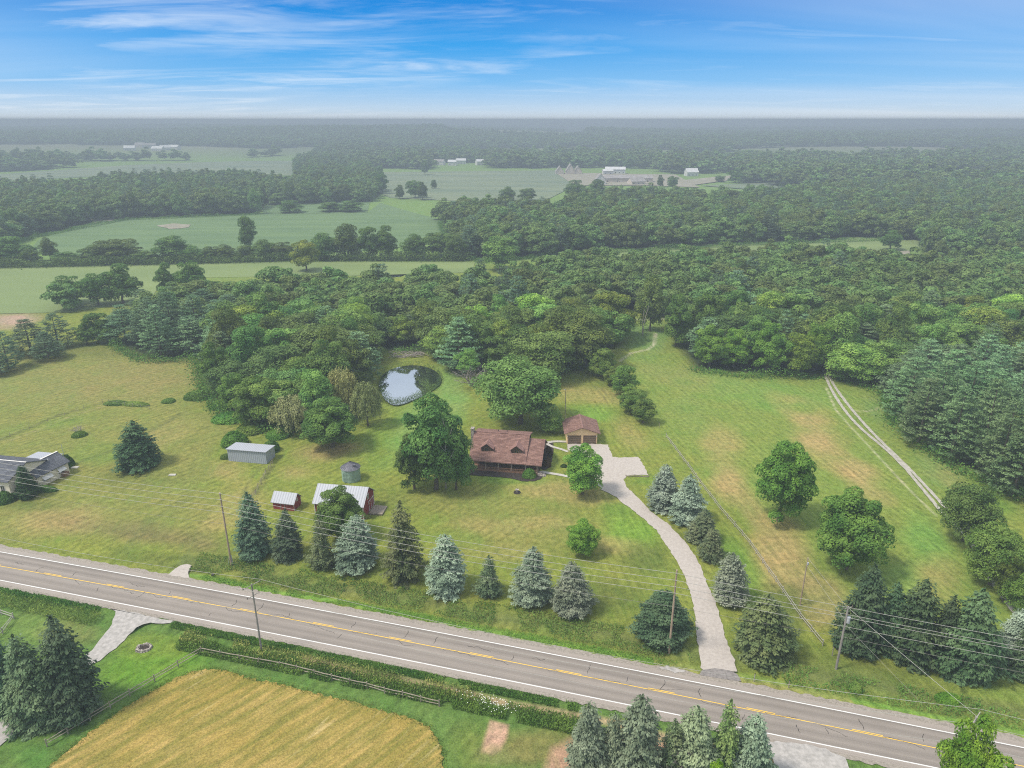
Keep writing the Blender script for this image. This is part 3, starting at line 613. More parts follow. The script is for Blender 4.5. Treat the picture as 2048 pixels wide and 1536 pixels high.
M['log'] = stripes('log_wall', (0.028, 0.018, 0.012), (0.120, 0.080, 0.050), 2, 3.4, .75)
M['logtrim'] = mat_noisy('pale_log', (0.26, 0.20, 0.15), (0.42, 0.34, 0.27), 3, .8)
M['deck'] = mat_noisy('deck_wood', (0.16, 0.085, 0.050), (0.24, 0.14, 0.085), 3, .8)
M['stone'] = mat_noisy('field_stone', (0.14, 0.12, 0.105), (0.42, 0.37, 0.32), 3.5, .9, bump=.6, lo=.42, hi=.58)
M['glass'] = mat_noisy('window_glass', (0.015, 0.018, 0.022), (0.03, 0.035, 0.04), 1, .08, spec=.8)
M['stucco'] = mat_noisy('tan_stucco', (0.70, 0.49, 0.27), (0.76, 0.54, 0.31), 2, .9)
M['browndoor'] = stripes('brown_panel_door', (0.10, 0.068, 0.042), (0.17, 0.115, 0.072), 2, 1.9, .7)
M['red'] = stripes('red_barn_boards', (0.17, 0.025, 0.020), (0.25, 0.038, 0.030), 0, 3.0, .85, grime=.3)
M['redy'] = stripes('red_gable_boards', (0.17, 0.025, 0.020), (0.25, 0.038, 0.030), 1, 3.0, .85, grime=.3)
M['tin'] = stripes('galvanised_roof', (0.24, 0.25, 0.275), (0.37, 0.38, 0.41), 0, 1.9, .55, .0, .4, .12)
M['tinwall'] = stripes('galvanised_wall', (0.22, 0.24, 0.27), (0.36, 0.385, 0.42), 0, 2.2, .6, 0, .4, .2)
M['tinwally'] = stripes('galvanised_end_wall', (0.22, 0.24, 0.27), (0.36, 0.385, 0.42), 1, 2.2, .6, 0, .4, .2)
M['trim'] = mat_noisy('white_trim', (0.55, 0.52, 0.48), (0.70, 0.67, 0.62), 3, .8)
M['cream'] = mat_noisy('cream_siding', (0.64, 0.56, 0.43), (0.72, 0.64, 0.50), 2, .85)
M['greenbin'] = stripes('green_grey_corrugated', (0.16, 0.24, 0.19), (0.28, 0.38, 0.31), 2, 3.2, .6, 0, .4, .35)
M['binroof'] = mat_noisy('dark_bin_roof', (0.070, 0.070, 0.085), (0.15, 0.145, 0.165), 2, .6, spec=.4)
M['foundation'] = mat_noisy('grey_block', (0.20, 0.19, 0.18), (0.30, 0.29, 0.27), 3, .9)

def window(parent, x, y, z, w, h, face='front', frame='trim', t=.05):
    """window facing local -y ('front'), or +x ('right')"""
    f = MB(); g = MB(); b = .08
    if face == 'front':
        for a in ((x-w/2-b, x-w/2, z-b, z+h+b), (x+w/2, x+w/2+b, z-b, z+h+b), (x-w/2, x+w/2, z-b, z), (x-w/2, x+w/2, z+h, z+h+b), (x-.025, x+.025, z, z+h)): f.box(a[0], a[1], y-t, y+.02, a[2], a[3])
        g.box(x-w/2, x+w/2, y-.02, y+.015, z, z+h)
    else:
        for a in ((y-w/2-b, y-w/2, z-b, z+h+b), (y+w/2, y+w/2+b, z-b, z+h+b), (y-w/2, y+w/2, z-b, z), (y-w/2, y+w/2, z+h, z+h+b), (y-.025, y+.025, z, z+h)): f.box(x-.02, x+t, a[0], a[1], a[2], a[3])
        g.box(x-.015, x+.02, y-w/2, y+w/2, z, z+h)
    fo = f.build('window', M[frame], parent); g.build('pane', M['glass'], fo); return fo

def gable_roof(name, mat, root, x0, x1, ya, ym, yb, za, zm, zb, t):
    """one connected two-slope roof"""
    m_ = MB(); pr = [(ya, za), (ym, zm), (yb, zb), (yb, zb-t), (ym, zm-t), (ya, za-t)]; n = len(pr)
    for x in (x0, x1): m_.v += [(x, y, z) for y, z in pr]
    m_.f += [(0, 1, 4, 5)[::-1], (1, 2, 3, 4)[::-1], (n, n+1, n+4, n+5), (n+1, n+2, n+3, n+4)]
    for i in range(n): j = (i+1) % n; m_.f.append((i, j, n+j, n+i))
    return m_.build(name, mat, root)
# --- log house
hx, hy = G(1080, 951)
house = empty('log_house', (hx, hy, 0), math.radians(-9.6), 'brown log house with red-brown shingle roof, two dormers and a front porch', 'house')
w_ = MB(); w_.box(-15.2, -.35, 2.3, 10.2, 0, 2.75)
w_.hexa([(-15.2, 2.4, 2.75), (-15.0, 2.4, 2.75), (-15.0, 10.1, 2.75), (-15.2, 10.1, 2.75), (-15.2, 5.9, 6.3), (-15.0, 5.9, 6.3), (-15.0, 6.3, 6.3), (-15.2, 6.3, 6.3)])
w_.hexa([(-3.5, 3.0, 2.75), (-3.4, 3.0, 2.75), (-3.4, 10.0, 2.75), (-3.5, 10.0, 2.75), (-3.5, 5.9, 6.2), (-3.4, 5.9, 6.2), (-3.4, 6.3, 6.2), (-3.5, 6.3, 6.2)])
w_.hexa([(-.5, 2.5, 2.75), (-.35, 2.5, 2.75), (-.35, 9.6, 2.75), (-.5, 9.6, 2.75), (-.5, 5.9, 5.5), (-.35, 5.9, 5.5), (-.35, 6.2, 5.5), (-.5, 6.2, 5.5)])
w_.build('wall', M['log'], house)
r_ = MB()
Ex0, Ex1, Xs = -15.7, .35, -3.1
r_.slab((Ex0, -.3, 2.52), (Xs, -.3, 2.52), (Xs, 6.1, 6.62), (Ex0, 6.1, 6.62), .18)           # main front slope
r_.slab((Ex0, 6.1, 6.62), (Xs, 6.1, 6.62), (Xs, 10.2, 5.55), (Ex0, 10.2, 5.55), .18)
r_.slab((Xs+.004, -.3, 2.50), (Ex1, -.3, 2.50), (Ex1, 6.1, 5.86), (Xs+.004, 6.1, 5.86), .18)          # lower right-hand section
r_.slab((Xs+.004, 6.1, 5.86), (Ex1, 6.1, 5.86), (Ex1, 10.6, 3.0), (Xs+.004, 10.6, 3.0), .18)
ro = r_.build('roof', M['shingle'], house)
b_ = MB(); b_.box(-15.15, -3.45, 10.02, 10.14, 2.75, 5.35); b_.build('rear_dormer_wall', M['log'], house)
rc_ = MB(); rc_.box(Ex0, Xs+.06, 5.98, 6.22, 6.60, 6.68)
rc_.build('ridge_cap', M['shingle_red'], ro)
for k, dx in enumerate((-12.05, -5.45)):
    d = MB(); d.box(dx-1.05, dx+1.05, 1.95, 4.6, 3.45, 4.95)
    d.hexa([(dx-1.05, 1.95, 4.95), (dx+1.05, 1.95, 4.95), (dx+1.05, 2.1, 4.95), (dx-1.05, 2.1, 4.95), (dx-.03, 1.95, 5.65), (dx+.03, 1.95, 5.65), (dx+.03, 2.1, 5.65), (dx-.03, 2.1, 5.65)])
    do = d.build('dormer', M['log'], house)
    e = MB()
    e.slab((dx-1.55, 1.6, 4.66), (dx, 1.6, 5.86), (dx, 5.0, 5.86), (dx-1.55, 3.4, 4.66), .12)
    e.slab((dx, 1.6, 5.86), (dx+1.55, 1.6, 4.66), (dx+1.55, 3.4, 4.66), (dx, 5.0, 5.86), .12)
    e.build('dormer_roof', M['shingle_red'], do)
    window(do, dx, 1.95, 3.95, .8, .75, frame='deck')
# porch
p_ = MB(); p_.box(-15.0, -.5, 0.05, 2.28, .35, .5); p_.build('porch_floor', M['deck'], house)
p_ = MB(); p_.box(-15.0, -.55, .0, .08, .95, 1.05); p_.box(-15.0, -.55, .0, .06, .05, .36); p_.box(-15, -.55, .02, .06, .55, .62)
for i in range(60): p_.box(-14.9+i*.24, -14.85+i*.24, .02, .06, .5, .95)
p_.build('porch_rail', M['deck'], house)
for x in (-14.8, -12.0, -9.2, -6.35, -3.2, -.7): MB().tube([(x, .12, .5), (x+.03, .12, 1.4), (x, .12, 2.5)], [.13, .10, .12], 8).build('porch_post', M['logtrim'], house)
d = MB(); d.box(-7.5, -6.6, 2.24, 2.30, .5, 2.5); do = d.build('front_door', M['deck'], house)
MB().box(-6.75, -6.7, 2.19, 2.24, 1.4, 1.5).build('handle', M['trim'], do)
for x in (-13, -10.6, -5, -2.6): window(house, x, 2.3, 1.2, 1.1, 1.1, frame='deck')
s_ = MB()
for i, (x0, x1, y0, y1, z) in enumerate(((-.5, .5, -.3, 1.3, .42), (-.2, .95, -.5, 1.0, .27), (.3, 1.3, -.4, .8, .15))): s_.box(x0, x1, y0, y1, -.1, z)
s_.build('stone_steps', M['stone'], house)
c_ = MB(); c_.box(-16.6, -15.72, 5.0, 6.8, 0, 4.6); c_.box(-16.4, -15.72, 5.4, 6.5, 4.6, 7.3); c_.box(-16.46, -15.70, 5.32, 6.58, 7.3, 7.45); c_.build('chimney', M['stone'], house)
for x in (-10.6, -8.6): MB().tube([(x, 8.0, 6.0), (x, 8.0, 6.55)], .07, 8).build('vent_pipe', M['crack'], ro)
# --- garage
gx, gy = G(1133.5, 888)
gar = empty('garage', (gx, gy, 0), 0, 'tan two-door garage with red-brown gable roof at the end of the driveway', 'garage')
w_ = MB(); W = 7.15; D = 7.4
w_.box(0, W, 0, D, 0, 2.95); w_.hexa([(0, 0, 2.95), (W, 0, 2.95), (W, .15, 2.95), (0, .15, 2.95), (W/2-.05, 0, 4.2), (W/2+.05, 0, 4.2), (W/2+.05, .15, 4.2), (W/2-.05, .15, 4.2)])
w_.hexa([(0, D-.15, 2.95), (W, D-.15, 2.95), (W, D, 2.95), (0, D, 2.95), (W/2-.05, D-.15, 4.2), (W/2+.05, D-.15, 4.2), (W/2+.05, D, 4.2), (W/2-.05, D, 4.2)])
w_.build('wall', M['stucco'], gar)
z0, z1 = 2.86, 4.42
ro = gable_roof('roof', M['shingle'], gar, -.5, D+.4, -.7, W/2, W+.7, z0, z1, z0, .16)
ro.data.transform(Matrix(((0, 1, 0, 0), (1, 0, 0, 0), (0, 0, 1, 0), (0, 0, 0, 1)))); ro.data.flip_normals(); MB().box(W/2-.16, W/2+.16, -.52, D+.42, z1-.03, z1+.05).build('ridge_cap', M['shingle_red'], ro)
for x in (.38, 3.95):
    do = MB().box(x, x+2.85, -.03, .03, .05, 2.12).build('garage_door', M['browndoor'], gar)
    f = MB(); f.box(x-.1, x, -.06, .02, 0, 2.22); f.box(x+2.85, x+2.95, -.06, .02, 0, 2.22); f.box(x, x+2.85, -.06, .02, 2.12, 2.22); f.build('door_frame', M['deck'], do)
for x in (.18, W-.18): MB().box(x-.07, x+.07, -.16, .0, 1.9, 2.2).build('wall_lantern', M['trim'], gar)
MB().box(.1, W-.1, -.02, .0, .0, .05).build('sill', M['foundation'], gar)
# --- barn
def gabled(root, W, D, hw, hr, mw, mg, mr, over=.35, thick=.1, endover=.3):
    for y0, y1 in ((0, .1), (D-.1, D)): MB().box(0, W, y0, y1, 0, hw).build('wall', mw, root)
    for x0, x1 in ((0, .1), (W-.1, W)):
        g = MB(); pr = [(.1, 0), (D-.1, 0), (D-.1, hw), (D/2, hr), (.1, hw)]
        for x in (x0+.002, x1-.002): g.v += [(x, y, z) for y, z in pr]
        g.f += [(0, 1, 2, 3, 4)[::-1], (5, 6, 7, 8, 9)]+[(i, (i+1) % 5, 5+(i+1) % 5, 5+i) for i in range(5)]
        g.build('gable_wall', mg, root)
    sl = (hr-hw)/(D/2); zt = hr+thick+.03; ze = hw+thick+.03-sl*over
    return gable_roof('roof', mr, root, -endover, W+endover, -over, D/2, D+over, ze, zt, ze, thick)
bx, by = G(631, 1032)
barn = empty('red_barn', (bx, by, 0), math.radians(-8.5), 'large red barn with pale ribbed metal roof and white trim', 'barn')
gabled(barn, 9.75, 6.2, 3.05, 5.35, M['red'], M['redy'], M['tin'])
for x in (-.04, 9.62): MB().box(x, x+.17, -.04, .0, 0, 3.0).build('corner_trim', M['trim'], barn)
for y in (0, 6.04): MB().box(9.75, 9.79, y, y+.16, 0, 3.0).build('corner_trim', M['trim'], barn)
do = MB().box(9.72, 9.80, 3.2, 5.4, .05, 2.15).build('barn_door', M['redy'], barn)
f = MB()
for a in ((3.1, 3.22, 0, 2.25), (5.38, 5.5, 0, 2.25), (4.24, 4.34, 0, 2.15), (3.22, 5.38, 2.13, 2.25), (3.22, 5.38, .02, .12)): f.box(9.78, 9.84, a[0], a[1], a[2], a[3])
f.build('door_frame', M['trim'], do)
window(barn, 9.76, 3.0, 3.0, .7, .9, 'right')
window(barn, 3.2, 0, 1.3, .8, .8)
# --- small red shed
sx, sy = G(547, 1017.5)
sh = empty('red_shed', (sx, sy, 0), math.radians(-12), 'small red shed with pale metal roof left of the large barn', 'shed')
gabled(sh, 4.45, 2.9, 1.75, 3.1, M['red'], M['redy'], M['tin'], .3)
do = MB().box(1.7, 2.5, -.05, .02, .02, 1.55).build('shed_door', M['red'], sh)
f = MB(); f.box(1.62, 1.7, -.07, 0, 0, 1.6); f.box(2.5, 2.58, -.07, 0, 0, 1.6); f.build('door_frame', M['foundation'], do)
window(sh, 4.46, 1.45, 1.5, .4, .5, 'right')
for y in (0, 2.8): MB().box(4.45, 4.49, y, y+.1, 0, 1.75).build('corner_trim', M['trim'], sh)
# --- silver shed
ax, ay = G(457.5, 922)
ss = empty('metal_shed', (ax, ay, 0), math.radians(-9.8), 'long silver corrugated metal shed with a nearly flat roof', 'shed')
MB().box(0, 9.2, 0, .08, 0, 2.95).build('wall', M['tinwall'], ss); w = MB(); w.hexa([(0, 3.9, 0), (9.2, 3.9, 0), (9.2, 4.0, 0), (0, 4.0, 0), (0, 3.9, 2.6), (9.2, 3.9, 2.6), (9.2, 4, 2.6), (0, 4, 2.6)]); w.build('wall', M['tinwall'], ss)
for x in (0, 9.12): w = MB().hexa([(x, .08, 0), (x+.08, .08, 0), (x+.08, 3.9, 0), (x, 3.9, 0), (x, .08, 2.92), (x+.08, .08, 2.92), (x+.08, 3.9, 2.6), (x, 3.9, 2.6)]); w.build('end_wall', M['tinwally'], ss)
MB().slab((-.25, -.25, 3.06), (9.45, -.25, 3.06), (9.45, 4.2, 2.72), (-.25, 4.2, 2.72), .07).build('roof', M['tin'], ss)
# --- grain bin
bxx, byy = G(703, 958)
gb = empty('grain_bin', (bxx, byy, 0), 0, 'round green-grey corrugated grain bin with dark conical roof behind the barn', 'grain bin')
MB().tube([(0, 0, 0), (0, 0, 2.9)], 1.95, 40).build('wall', M['greenbin'], gb)
r = MB(); n = 24; R1, R2 = 2.12, .28
for i in range(n):
    a0, a1_ = 2*math.pi*i/n, 2*math.pi*(i+1)/n; am = (a0+a1_)/2
    r.quad([(R1*math.cos(a0), R1*math.sin(a0), 2.86), (R1*math.cos(a1_), R1*math.sin(a1_), 2.86), (R2*math.cos(a1_), R2*math.sin(a1_), 4.05), (R2*math.cos(a0), R2*math.sin(a0), 4.05)])
    r.tube([(R1*math.cos(a0), R1*math.sin(a0), 2.88), (R2*math.cos(a0), R2*math.sin(a0), 4.07)], .035, 4)
r.quad([(R1*math.cos(2*math.pi*i/n), R1*math.sin(2*math.pi*i/n), 2.86) for i in range(n)][::-1])
ro = r.build('roof', M['binroof'], gb); MB().tube([(0, 0, 4.03), (0, 0, 4.25)], [.32, .22], 12).build('cap', M['crack'], ro)
MB().box(.75, 1.25, -1.0, -.5, 3.45, 3.85).build('hatch', M['binroof'], ro)
do = MB().box(-1.25, -.45, -1.92, -1.55, .3, 2.6).build('bin_door', M['greenbin'], gb)
# --- left farmhouse
fx, fy = -100.8, 126.3
fh = empty('farmhouse', (fx, fy, 0), math.radians(-10), 'cream farmhouse with grey shingle roofs cut by the left edge', 'house')
w = MB(); w.box(-15, 0, 0, 9.6, 0, 4.3); w.hexa([(-.15, 0, 4.3), (0, 0, 4.3), (0, 9.6, 4.3), (-.15, 9.6, 4.3), (-.15, 4.7, 6.0), (0, 4.7, 6.0), (0, 4.9, 6.0), (-.15, 4.9, 6.0)])
w.build('wall', M['cream'], fh)
ro = gable_roof('roof', M['shingle_grey'], fh, -15.4, .35, -.4, 4.8, 10.0, 4.28, 6.2, 4.28, .15)
MB().box(-15.4, .35, 4.68, 4.92, 6.17, 6.25).build('ridge_cap', M['trim'], ro)
window(fh, -1.6, 0, 1.6, .9, 1.5); window(fh, -5, 0, 1.6, 1.1, 1.5); window(fh, -9, 0, 1.6, 1.1, 1.5)
# wing turned across the main block
wing = MB(); Rw = Matrix.Rotation(math.radians(82), 4, 'Z'); off = Vector((1.35, 5.3, 0))
def WT(p): return tuple(Rw @ Vector(p) + off)
def wbox(mb, x0, x1, y0, y1, z0, z1): return mb.hexa([WT(p) for p in ((x0, y0, z0), (x1, y0, z0), (x1, y1, z0), (x0, y1, z0), (x0, y0, z1), (x1, y0, z1), (x1, y1, z1), (x0, y1, z1))])
wbox(wing, 0, 7.4, 0, 5.6, 0, 2.75)
for x0 in (0, 7.25): wing.hexa([WT(p) for p in ((x0, 0, 2.75), (x0+.15, 0, 2.75), (x0+.15, 5.6, 2.75), (x0, 5.6, 2.75), (x0, 2.75, 4.3), (x0+.15, 2.75, 4.3), (x0+.15, 2.85, 4.3), (x0, 2.85, 4.3))])
wing.build('wing_wall', M['cream'], fh)
r = MB(); r.slab(WT((-.35, -.45, 2.66)), WT((7.75, -.45, 2.66)), WT((7.75, 2.8, 4.5)), WT((-.35, 2.8, 4.5)), .14); r.slab(WT((-.35, 2.8, 4.5)), WT((7.75, 2.8, 4.5)), WT((7.75, 6.05, 2.66)), WT((-.35, 6.05, 2.66)), .14)
ro = r.build('wing_roof', M['shingle_grey'], fh)
r = MB(); wbox(r, -.36, 7.76, 2.62, 2.98, 4.49, 4.55); r.build('ridge_cap', M['trim'], ro)
for x in (1.2, 4.6):
    p = WT((x, 1.9, 3.95)); MB().tube([(p[0], p[1], 3.9), (p[0], p[1], 4.25)], [.16, .1], 10).build('roof_vent', M['trim'], ro)
for x0, x1, z0, z1, nm, mt in ((1.0, 3.2, 1.45, 2.0, 'awning', 'trim'), (4.6, 6.4, 1.55, 2.2, 'awning', 'trim')):
    a = MB(); a.slab(WT((x0, -.75, z0)), WT((x1, -.75, z0)), WT((x1, -.02, z1)), WT((x0, -.02, z1)), .06); a.build(nm, M[mt], fh)
    g = MB(); wbox(g, x0+.2, x1-.2, -.03, .02, .8, 1.7); f = g.build('window', M['trim'], fh); g = MB(); wbox(g, x0+.3, x1-.3, -.05, -.02, .9, 1.6); g.build('pane', M['glass'], f)
g = MB(); wbox(g, 5.3, 6.5, -1.0, -.05, 0, .9); g.build('porch_box', M['deck'], fh)
g = MB(); g.box(-7.4, -1.9, 11.5, 15.4, 0, 2.5); g.build('lean_to_wall', M['cream'], fh)
MB().slab((-7.8, 10.2, 2.95), (-1.5, 10.2, 2.95), (-1.5, 15.9, 2.62), (-7.8, 15.9, 2.62), .08).build('metal_roof', M['tin'], fh)
MB().tube([(.9, 13.6, 0), (.9, 13.6, 6.2)], .04, 5).build('antenna', M['tinwall'], fh)

# ------------------------------------------------------------------ far houses
M['farwhite'] = mat_noisy('white_siding', (0.50, 0.49, 0.47), (0.60, 0.59, 0.57), .2, .85)
M['fartan'] = mat_noisy('tan_brick', (0.46, 0.40, 0.33), (0.54, 0.47, 0.40), .2, .85)
M['farroof'] = mat_noisy('far_grey_roof', (0.24, 0.22, 0.21), (0.32, 0.295, 0.28), .2, .9)
M['farroofw'] = mat_noisy('far_pale_roof', (0.50, 0.49, 0.48), (0.60, 0.59, 0.58), .2, .7)
M['farroofd'] = mat_noisy('far_dark_roof', (0.11, 0.11, 0.12), (0.17, 0.165, 0.17), .2, .9)
def far_house(px, py, w, d, hw, hr, rz, wm, rm, label, group=None, gable_front=False):
    x, y = G(px, py); root = empty('house', (x, y, float(hillz(np.array([x]), np.array([y]))[0])), math.radians(rz+(90 if gable_front else 0)), label, 'house', group)
    wl = MB(); wl.box(-w/2, w/2, -d/2, d/2, 0, hw)
    for x0 in (-w/2, w/2-.2): wl.hexa([(x0, -d/2, hw), (x0+.2, -d/2, hw), (x0+.2, d/2, hw), (x0, d/2, hw), (x0, -.1, hr), (x0+.2, -.1, hr), (x0+.2, .1, hr), (x0, .1, hr)])
    wl.build('wall', M[wm], root)
    s = (hr-hw)/(d/2)*.6; gable_roof('roof', M[rm], root, -w/2-.5, w/2+.5, -d/2-.6, 0, d/2+.6, hw-s+.35, hr+.35, hw-s+.35, .3)
    k = min(5, max(2, int(w/5)))
    for i in range(k):
        cx_ = -w/2+(i+.5)*w/k; MB().box(cx_-.6, cx_+.6, -d/2-.05, -d/2+.02, 1.0, 2.4).build('window', M['glass'], root)
    return root
far_house(1119, 348, 15, 11, 4, 11, 0, 'fartan', 'farroof', 'left one of the three steep gabled tan houses far off', 'new gabled houses', True)
far_house(1140, 348, 17, 12, 5, 14, 0, 'fartan', 'farroof', 'tallest, middle one of the three steep gabled tan houses far off', 'new gabled houses', True)
far_house(1155, 348, 15, 11, 4, 11, 0, 'fartan', 'farroof', 'right one of the three steep gabled tan houses far off', 'new gabled houses', True)
far_house(1230, 347, 28, 14, 6, 9, -5, 'farwhite', 'farroofw', 'low white house with pale roof right of the gabled trio')
far_house(1215, 349, 14, 8, 5, 7, 5, 'farwhite', 'farroofw', 'small white outbuilding beside the pale-roofed house')
far_house(1252, 364, 62, 18, 5, 8, 2, 'fartan', 'farroof', 'very long low building with brown-grey roof behind the wood')
far_house(1200, 368, 14, 12, 5, 12, 0, 'farwhite', 'farroof', 'pale gable at the left end of the long low building', None, True)
far_house(1272, 369, 18, 12, 4, 8, 20, 'fartan', 'farroof', 'tan house at the right end of the long low building')
for i, (px, py, w, wm, lab) in enumerate(((878, 330, 20, 'farroof', 'brown-roofed house leftmost of the four in far trees'), (905, 331, 14, 'farroofw', 'white house second of the four in far trees'), (922, 328, 16, 'farroofw', 'taller white house third of the four in far trees'), (960, 330, 14, 'farroofw', 'white house rightmost of the four in far trees'))):
    far_house(px, py, w, 10, 6, 9, i*15-20, 'farwhite', wm, lab)
for i, (px, py, w, rz, wm, rm, lab) in enumerate(((190, 276, 40, 10, 'farwhite', 'farroofw', 'pale house at the left end of the far settlement'), (222, 279, 26, -20, 'fartan', 'farroof', 'tan house near the left end of the far settlement'), (262, 310, 22, 10, 'farwhite', 'farroofw', 'white house standing low at the left of the far settlement'),
        (283, 303, 26, -15, 'fartan', 'farroof', 'tan house behind the low white house of the far settlement'), (300, 304, 30, 20, 'farwhite', 'farroof', 'wide house with grey roof in the middle of the far settlement'), (318, 310, 26, -10, 'farwhite', 'farroofw', 'white house in front of the wide grey-roofed one far left'),
        (333, 308, 22, 30, 'farwhite', 'farroofw', 'bright white house in the middle of the far settlement'), (350, 307, 28, -20, 'farwhite', 'farroofw', 'rightmost white gabled house of the far settlement'), (295, 284, 44, 5, 'fartan', 'farroofw', 'pale long house on the upper row of the far settlement'),
        (312, 280, 34, 15, 'farwhite', 'farroof', 'grey-roofed house on the upper row of the far settlement'), (240, 268, 60, 5, 'fartan', 'farroof', 'tiny tan house highest up in the far settlement'), (1906, 322, 18, 20, 'farwhite', 'farroofw', 'white house left in the trees at far right'), (1916, 340, 16, -25, 'farwhite', 'farroofw', 'white gabled house among trees at far right'),
        (1910, 334, 18, 15, 'farwhite', 'farroof', 'grey-roofed white house just behind the gabled one far right'), (1990, 343, 20, 30, 'farwhite', 'farroofw', 'white house with bright roof near the right edge'), (2012, 314, 50, -8, 'farwhite', 'farroofw', 'long pale-roofed building at the right edge'), (1930, 286, 60, 4, 'farwhite', 'farroofw', 'long pale roof on the horizon side at far right'),
        (1660, 344, 18, 10, 'fartan', 'farroof', 'half hidden grey-roofed house among the right far trees'), (1382, 352, 16, 10, 'farwhite', 'farroofw', 'small white house at the left edge of the right far trees'), (1955, 345, 18, -10, 'fartan', 'farroof', 'brown house between the two bright white ones far right'))):
    far_house(px, py, w, 11, 5.5, 10, rz, wm, rm, lab)

# ------------------------------------------------------------------ tree prototypes
def unit(n, rng):
    v = rng.normal(size=(n, 3)); return v/np.linalg.norm(v, axis=1, keepdims=True)
def crown_broad(seed, n=9000, s=.26, lobes=46, style='round', big=1.0):
    """height 12, width 10"""
    rng = np.random.default_rng(seed); C = []; Nn = []
    zc, rz_, rr = (5.9, 5.8, 4.2)
    if style == 'tall': zc, rz_, rr = 5.9, 6.0, 3.9
    if style == 'layer': zc, rz_, rr = 5.8, 5.4, 4.4
    k = np.arange(lobes)+.5; ph = np.arccos(1-1.78*k/lobes); th = np.pi*(1+5**.5)*k
    dirs = np.stack([np.cos(th)*np.sin(ph), np.sin(th)*np.sin(ph), np.cos(ph)], axis=1)+rng.normal(size=(lobes, 3))*.13
    rad = rng.uniform(.68, 1.06, lobes) if style != 'tall' else rng.uniform(.55, 1.12, lobes)
    cen = dirs*rad[:, None]*np.array([rr, rr, rz_])*.86+np.array([0, 0, zc])
    lr = rng.uniform(.95, 1.75, lobes)*(1.0 if style != 'layer' else 1.15)*big
    nb = (n*lr**2/np.sum(lr**2)).astype(int)
    for c, r, m_ in zip(cen, lr, nb):
        d = unit(m_, rng); d[:, 2] = np.where(d[:, 2] < -.35, -d[:, 2], d[:, 2])
        fl = np.array([1, 1, 0.66 if style == 'layer' else .85])
        # sub-clumps give each lobe a broken, leafy edge
        sub = unit(12, rng); w = np.max(d@sub.T, axis=1)
        pos = c+d*r*fl*(0.62+.44*(w[:, None]**3)+rng.uniform(-.12, .12, (m_, 1)))
        C.append(pos); Nn.append(d*np.array([1, 1, 1.2])+rng.normal(size=(m_, 3))*.45+np.array([0, 0, .25]))
    m_ = n//8; d = unit(m_, rng); C.append(d*np.array([rr, rr, rz_])*rng.uniform(.2, .72, (m_, 1))+np.array([0, 0, zc])); Nn.append(d+rng.normal(size=(m_, 3))*.6)
    C = np.concatenate(C); Nn = np.concatenate(Nn); C[:, 2] = np.maximum(C[:, 2], .5)
    S = s*rng.uniform(.65, 1.35, len(C)); return cards_mesh('crown', C, Nn, S, .62, seed=seed)
def crown_spruce(seed, dense=1.0, s=.20, jag_=.25, droop=.35, gap=0.0, prof=.85):
    """height 12, width 7"""
    rng = np.random.default_rng(seed); C = []; Nn = []; T = []; z = .25; H = 12.0
    lean = rng.normal(size=2)*.25; az0 = rng.uniform(0, 6.28, 3)
    while z < 11.7:
        f = 1-z/H; r = 3.4*(f**prof)*(1-.3*max(0, .14-z/H)/.14)*(1+.12*math.sin(z*1.7+az0[2]))+.10
        r *= rng.uniform(.84, 1.08)
        nb = max(4, int(2*math.pi*r/.50*dense)); a0 = rng.uniform(0, 6.28)
        for i in range(nb):
            if rng.random() < gap: continue
            a = a0+2*math.pi*i/nb+rng.uniform(-.18, .18); ln = r*rng.uniform(1-jag_, 1.10)*(1+.13*math.cos(a-az0[0])+.10*math.cos(2*a-az0[1]+z*.5)); zz = z+rng.uniform(-.18, .18)
            nk = max(2, int(ln*.66/.20)); t = np.linspace(.36, 1, nk)
            dirn = np.array([math.cos(a), math.sin(a)]); perp = np.array([-dirn[1], dirn[0]])
            for side in (-1, 0, 1):
                wd = side*.30*np.sqrt(np.clip(1.25-t, .1, 1))*(ln/2.2)**.5+rng.normal(size=nk)*.05
                rad = t*ln+rng.normal(size=nk)*.06
                P = np.stack([dirn[0]*rad+perp[0]*wd+lean[0]*z/H, dirn[1]*rad+perp[1]*wd+lean[1]*z/H, zz-droop*rad*(.35+.3*t)+.28*t**3*ln*.5+rng.normal(size=nk)*.07+.15], axis=1); C.append(P)
                Nn.append(np.tile([dirn[0]*.55+perp[0]*side*.35, dirn[1]*.55+perp[1]*side*.35, .9], (nk, 1))+rng.normal(size=(nk, 3))*.32)
                T.append(np.tile([dirn[0]+perp[0]*side*.9, dirn[1]+perp[1]*side*.9, -.25], (nk, 1))+rng.normal(size=(nk, 3))*.25)
        z += (.34+.14*f)/dense**.5
    m_ = 40; zt = rng.uniform(11, 12.1, m_); C.append(np.stack([rng.normal(size=m_)*.08+lean[0], rng.normal(size=m_)*.08+lean[1], zt], axis=1)); Nn.append(unit(m_, rng)); T.append(np.tile([0, 0, 1.], (m_, 1)))
    C = np.concatenate(C); C[:, 2] = np.maximum(C[:, 2], .12)
    return cards_mesh('crown', C, np.concatenate(Nn), s*rng.uniform(.75, 1.35, len(C)), .50, np.concatenate(T), seed)
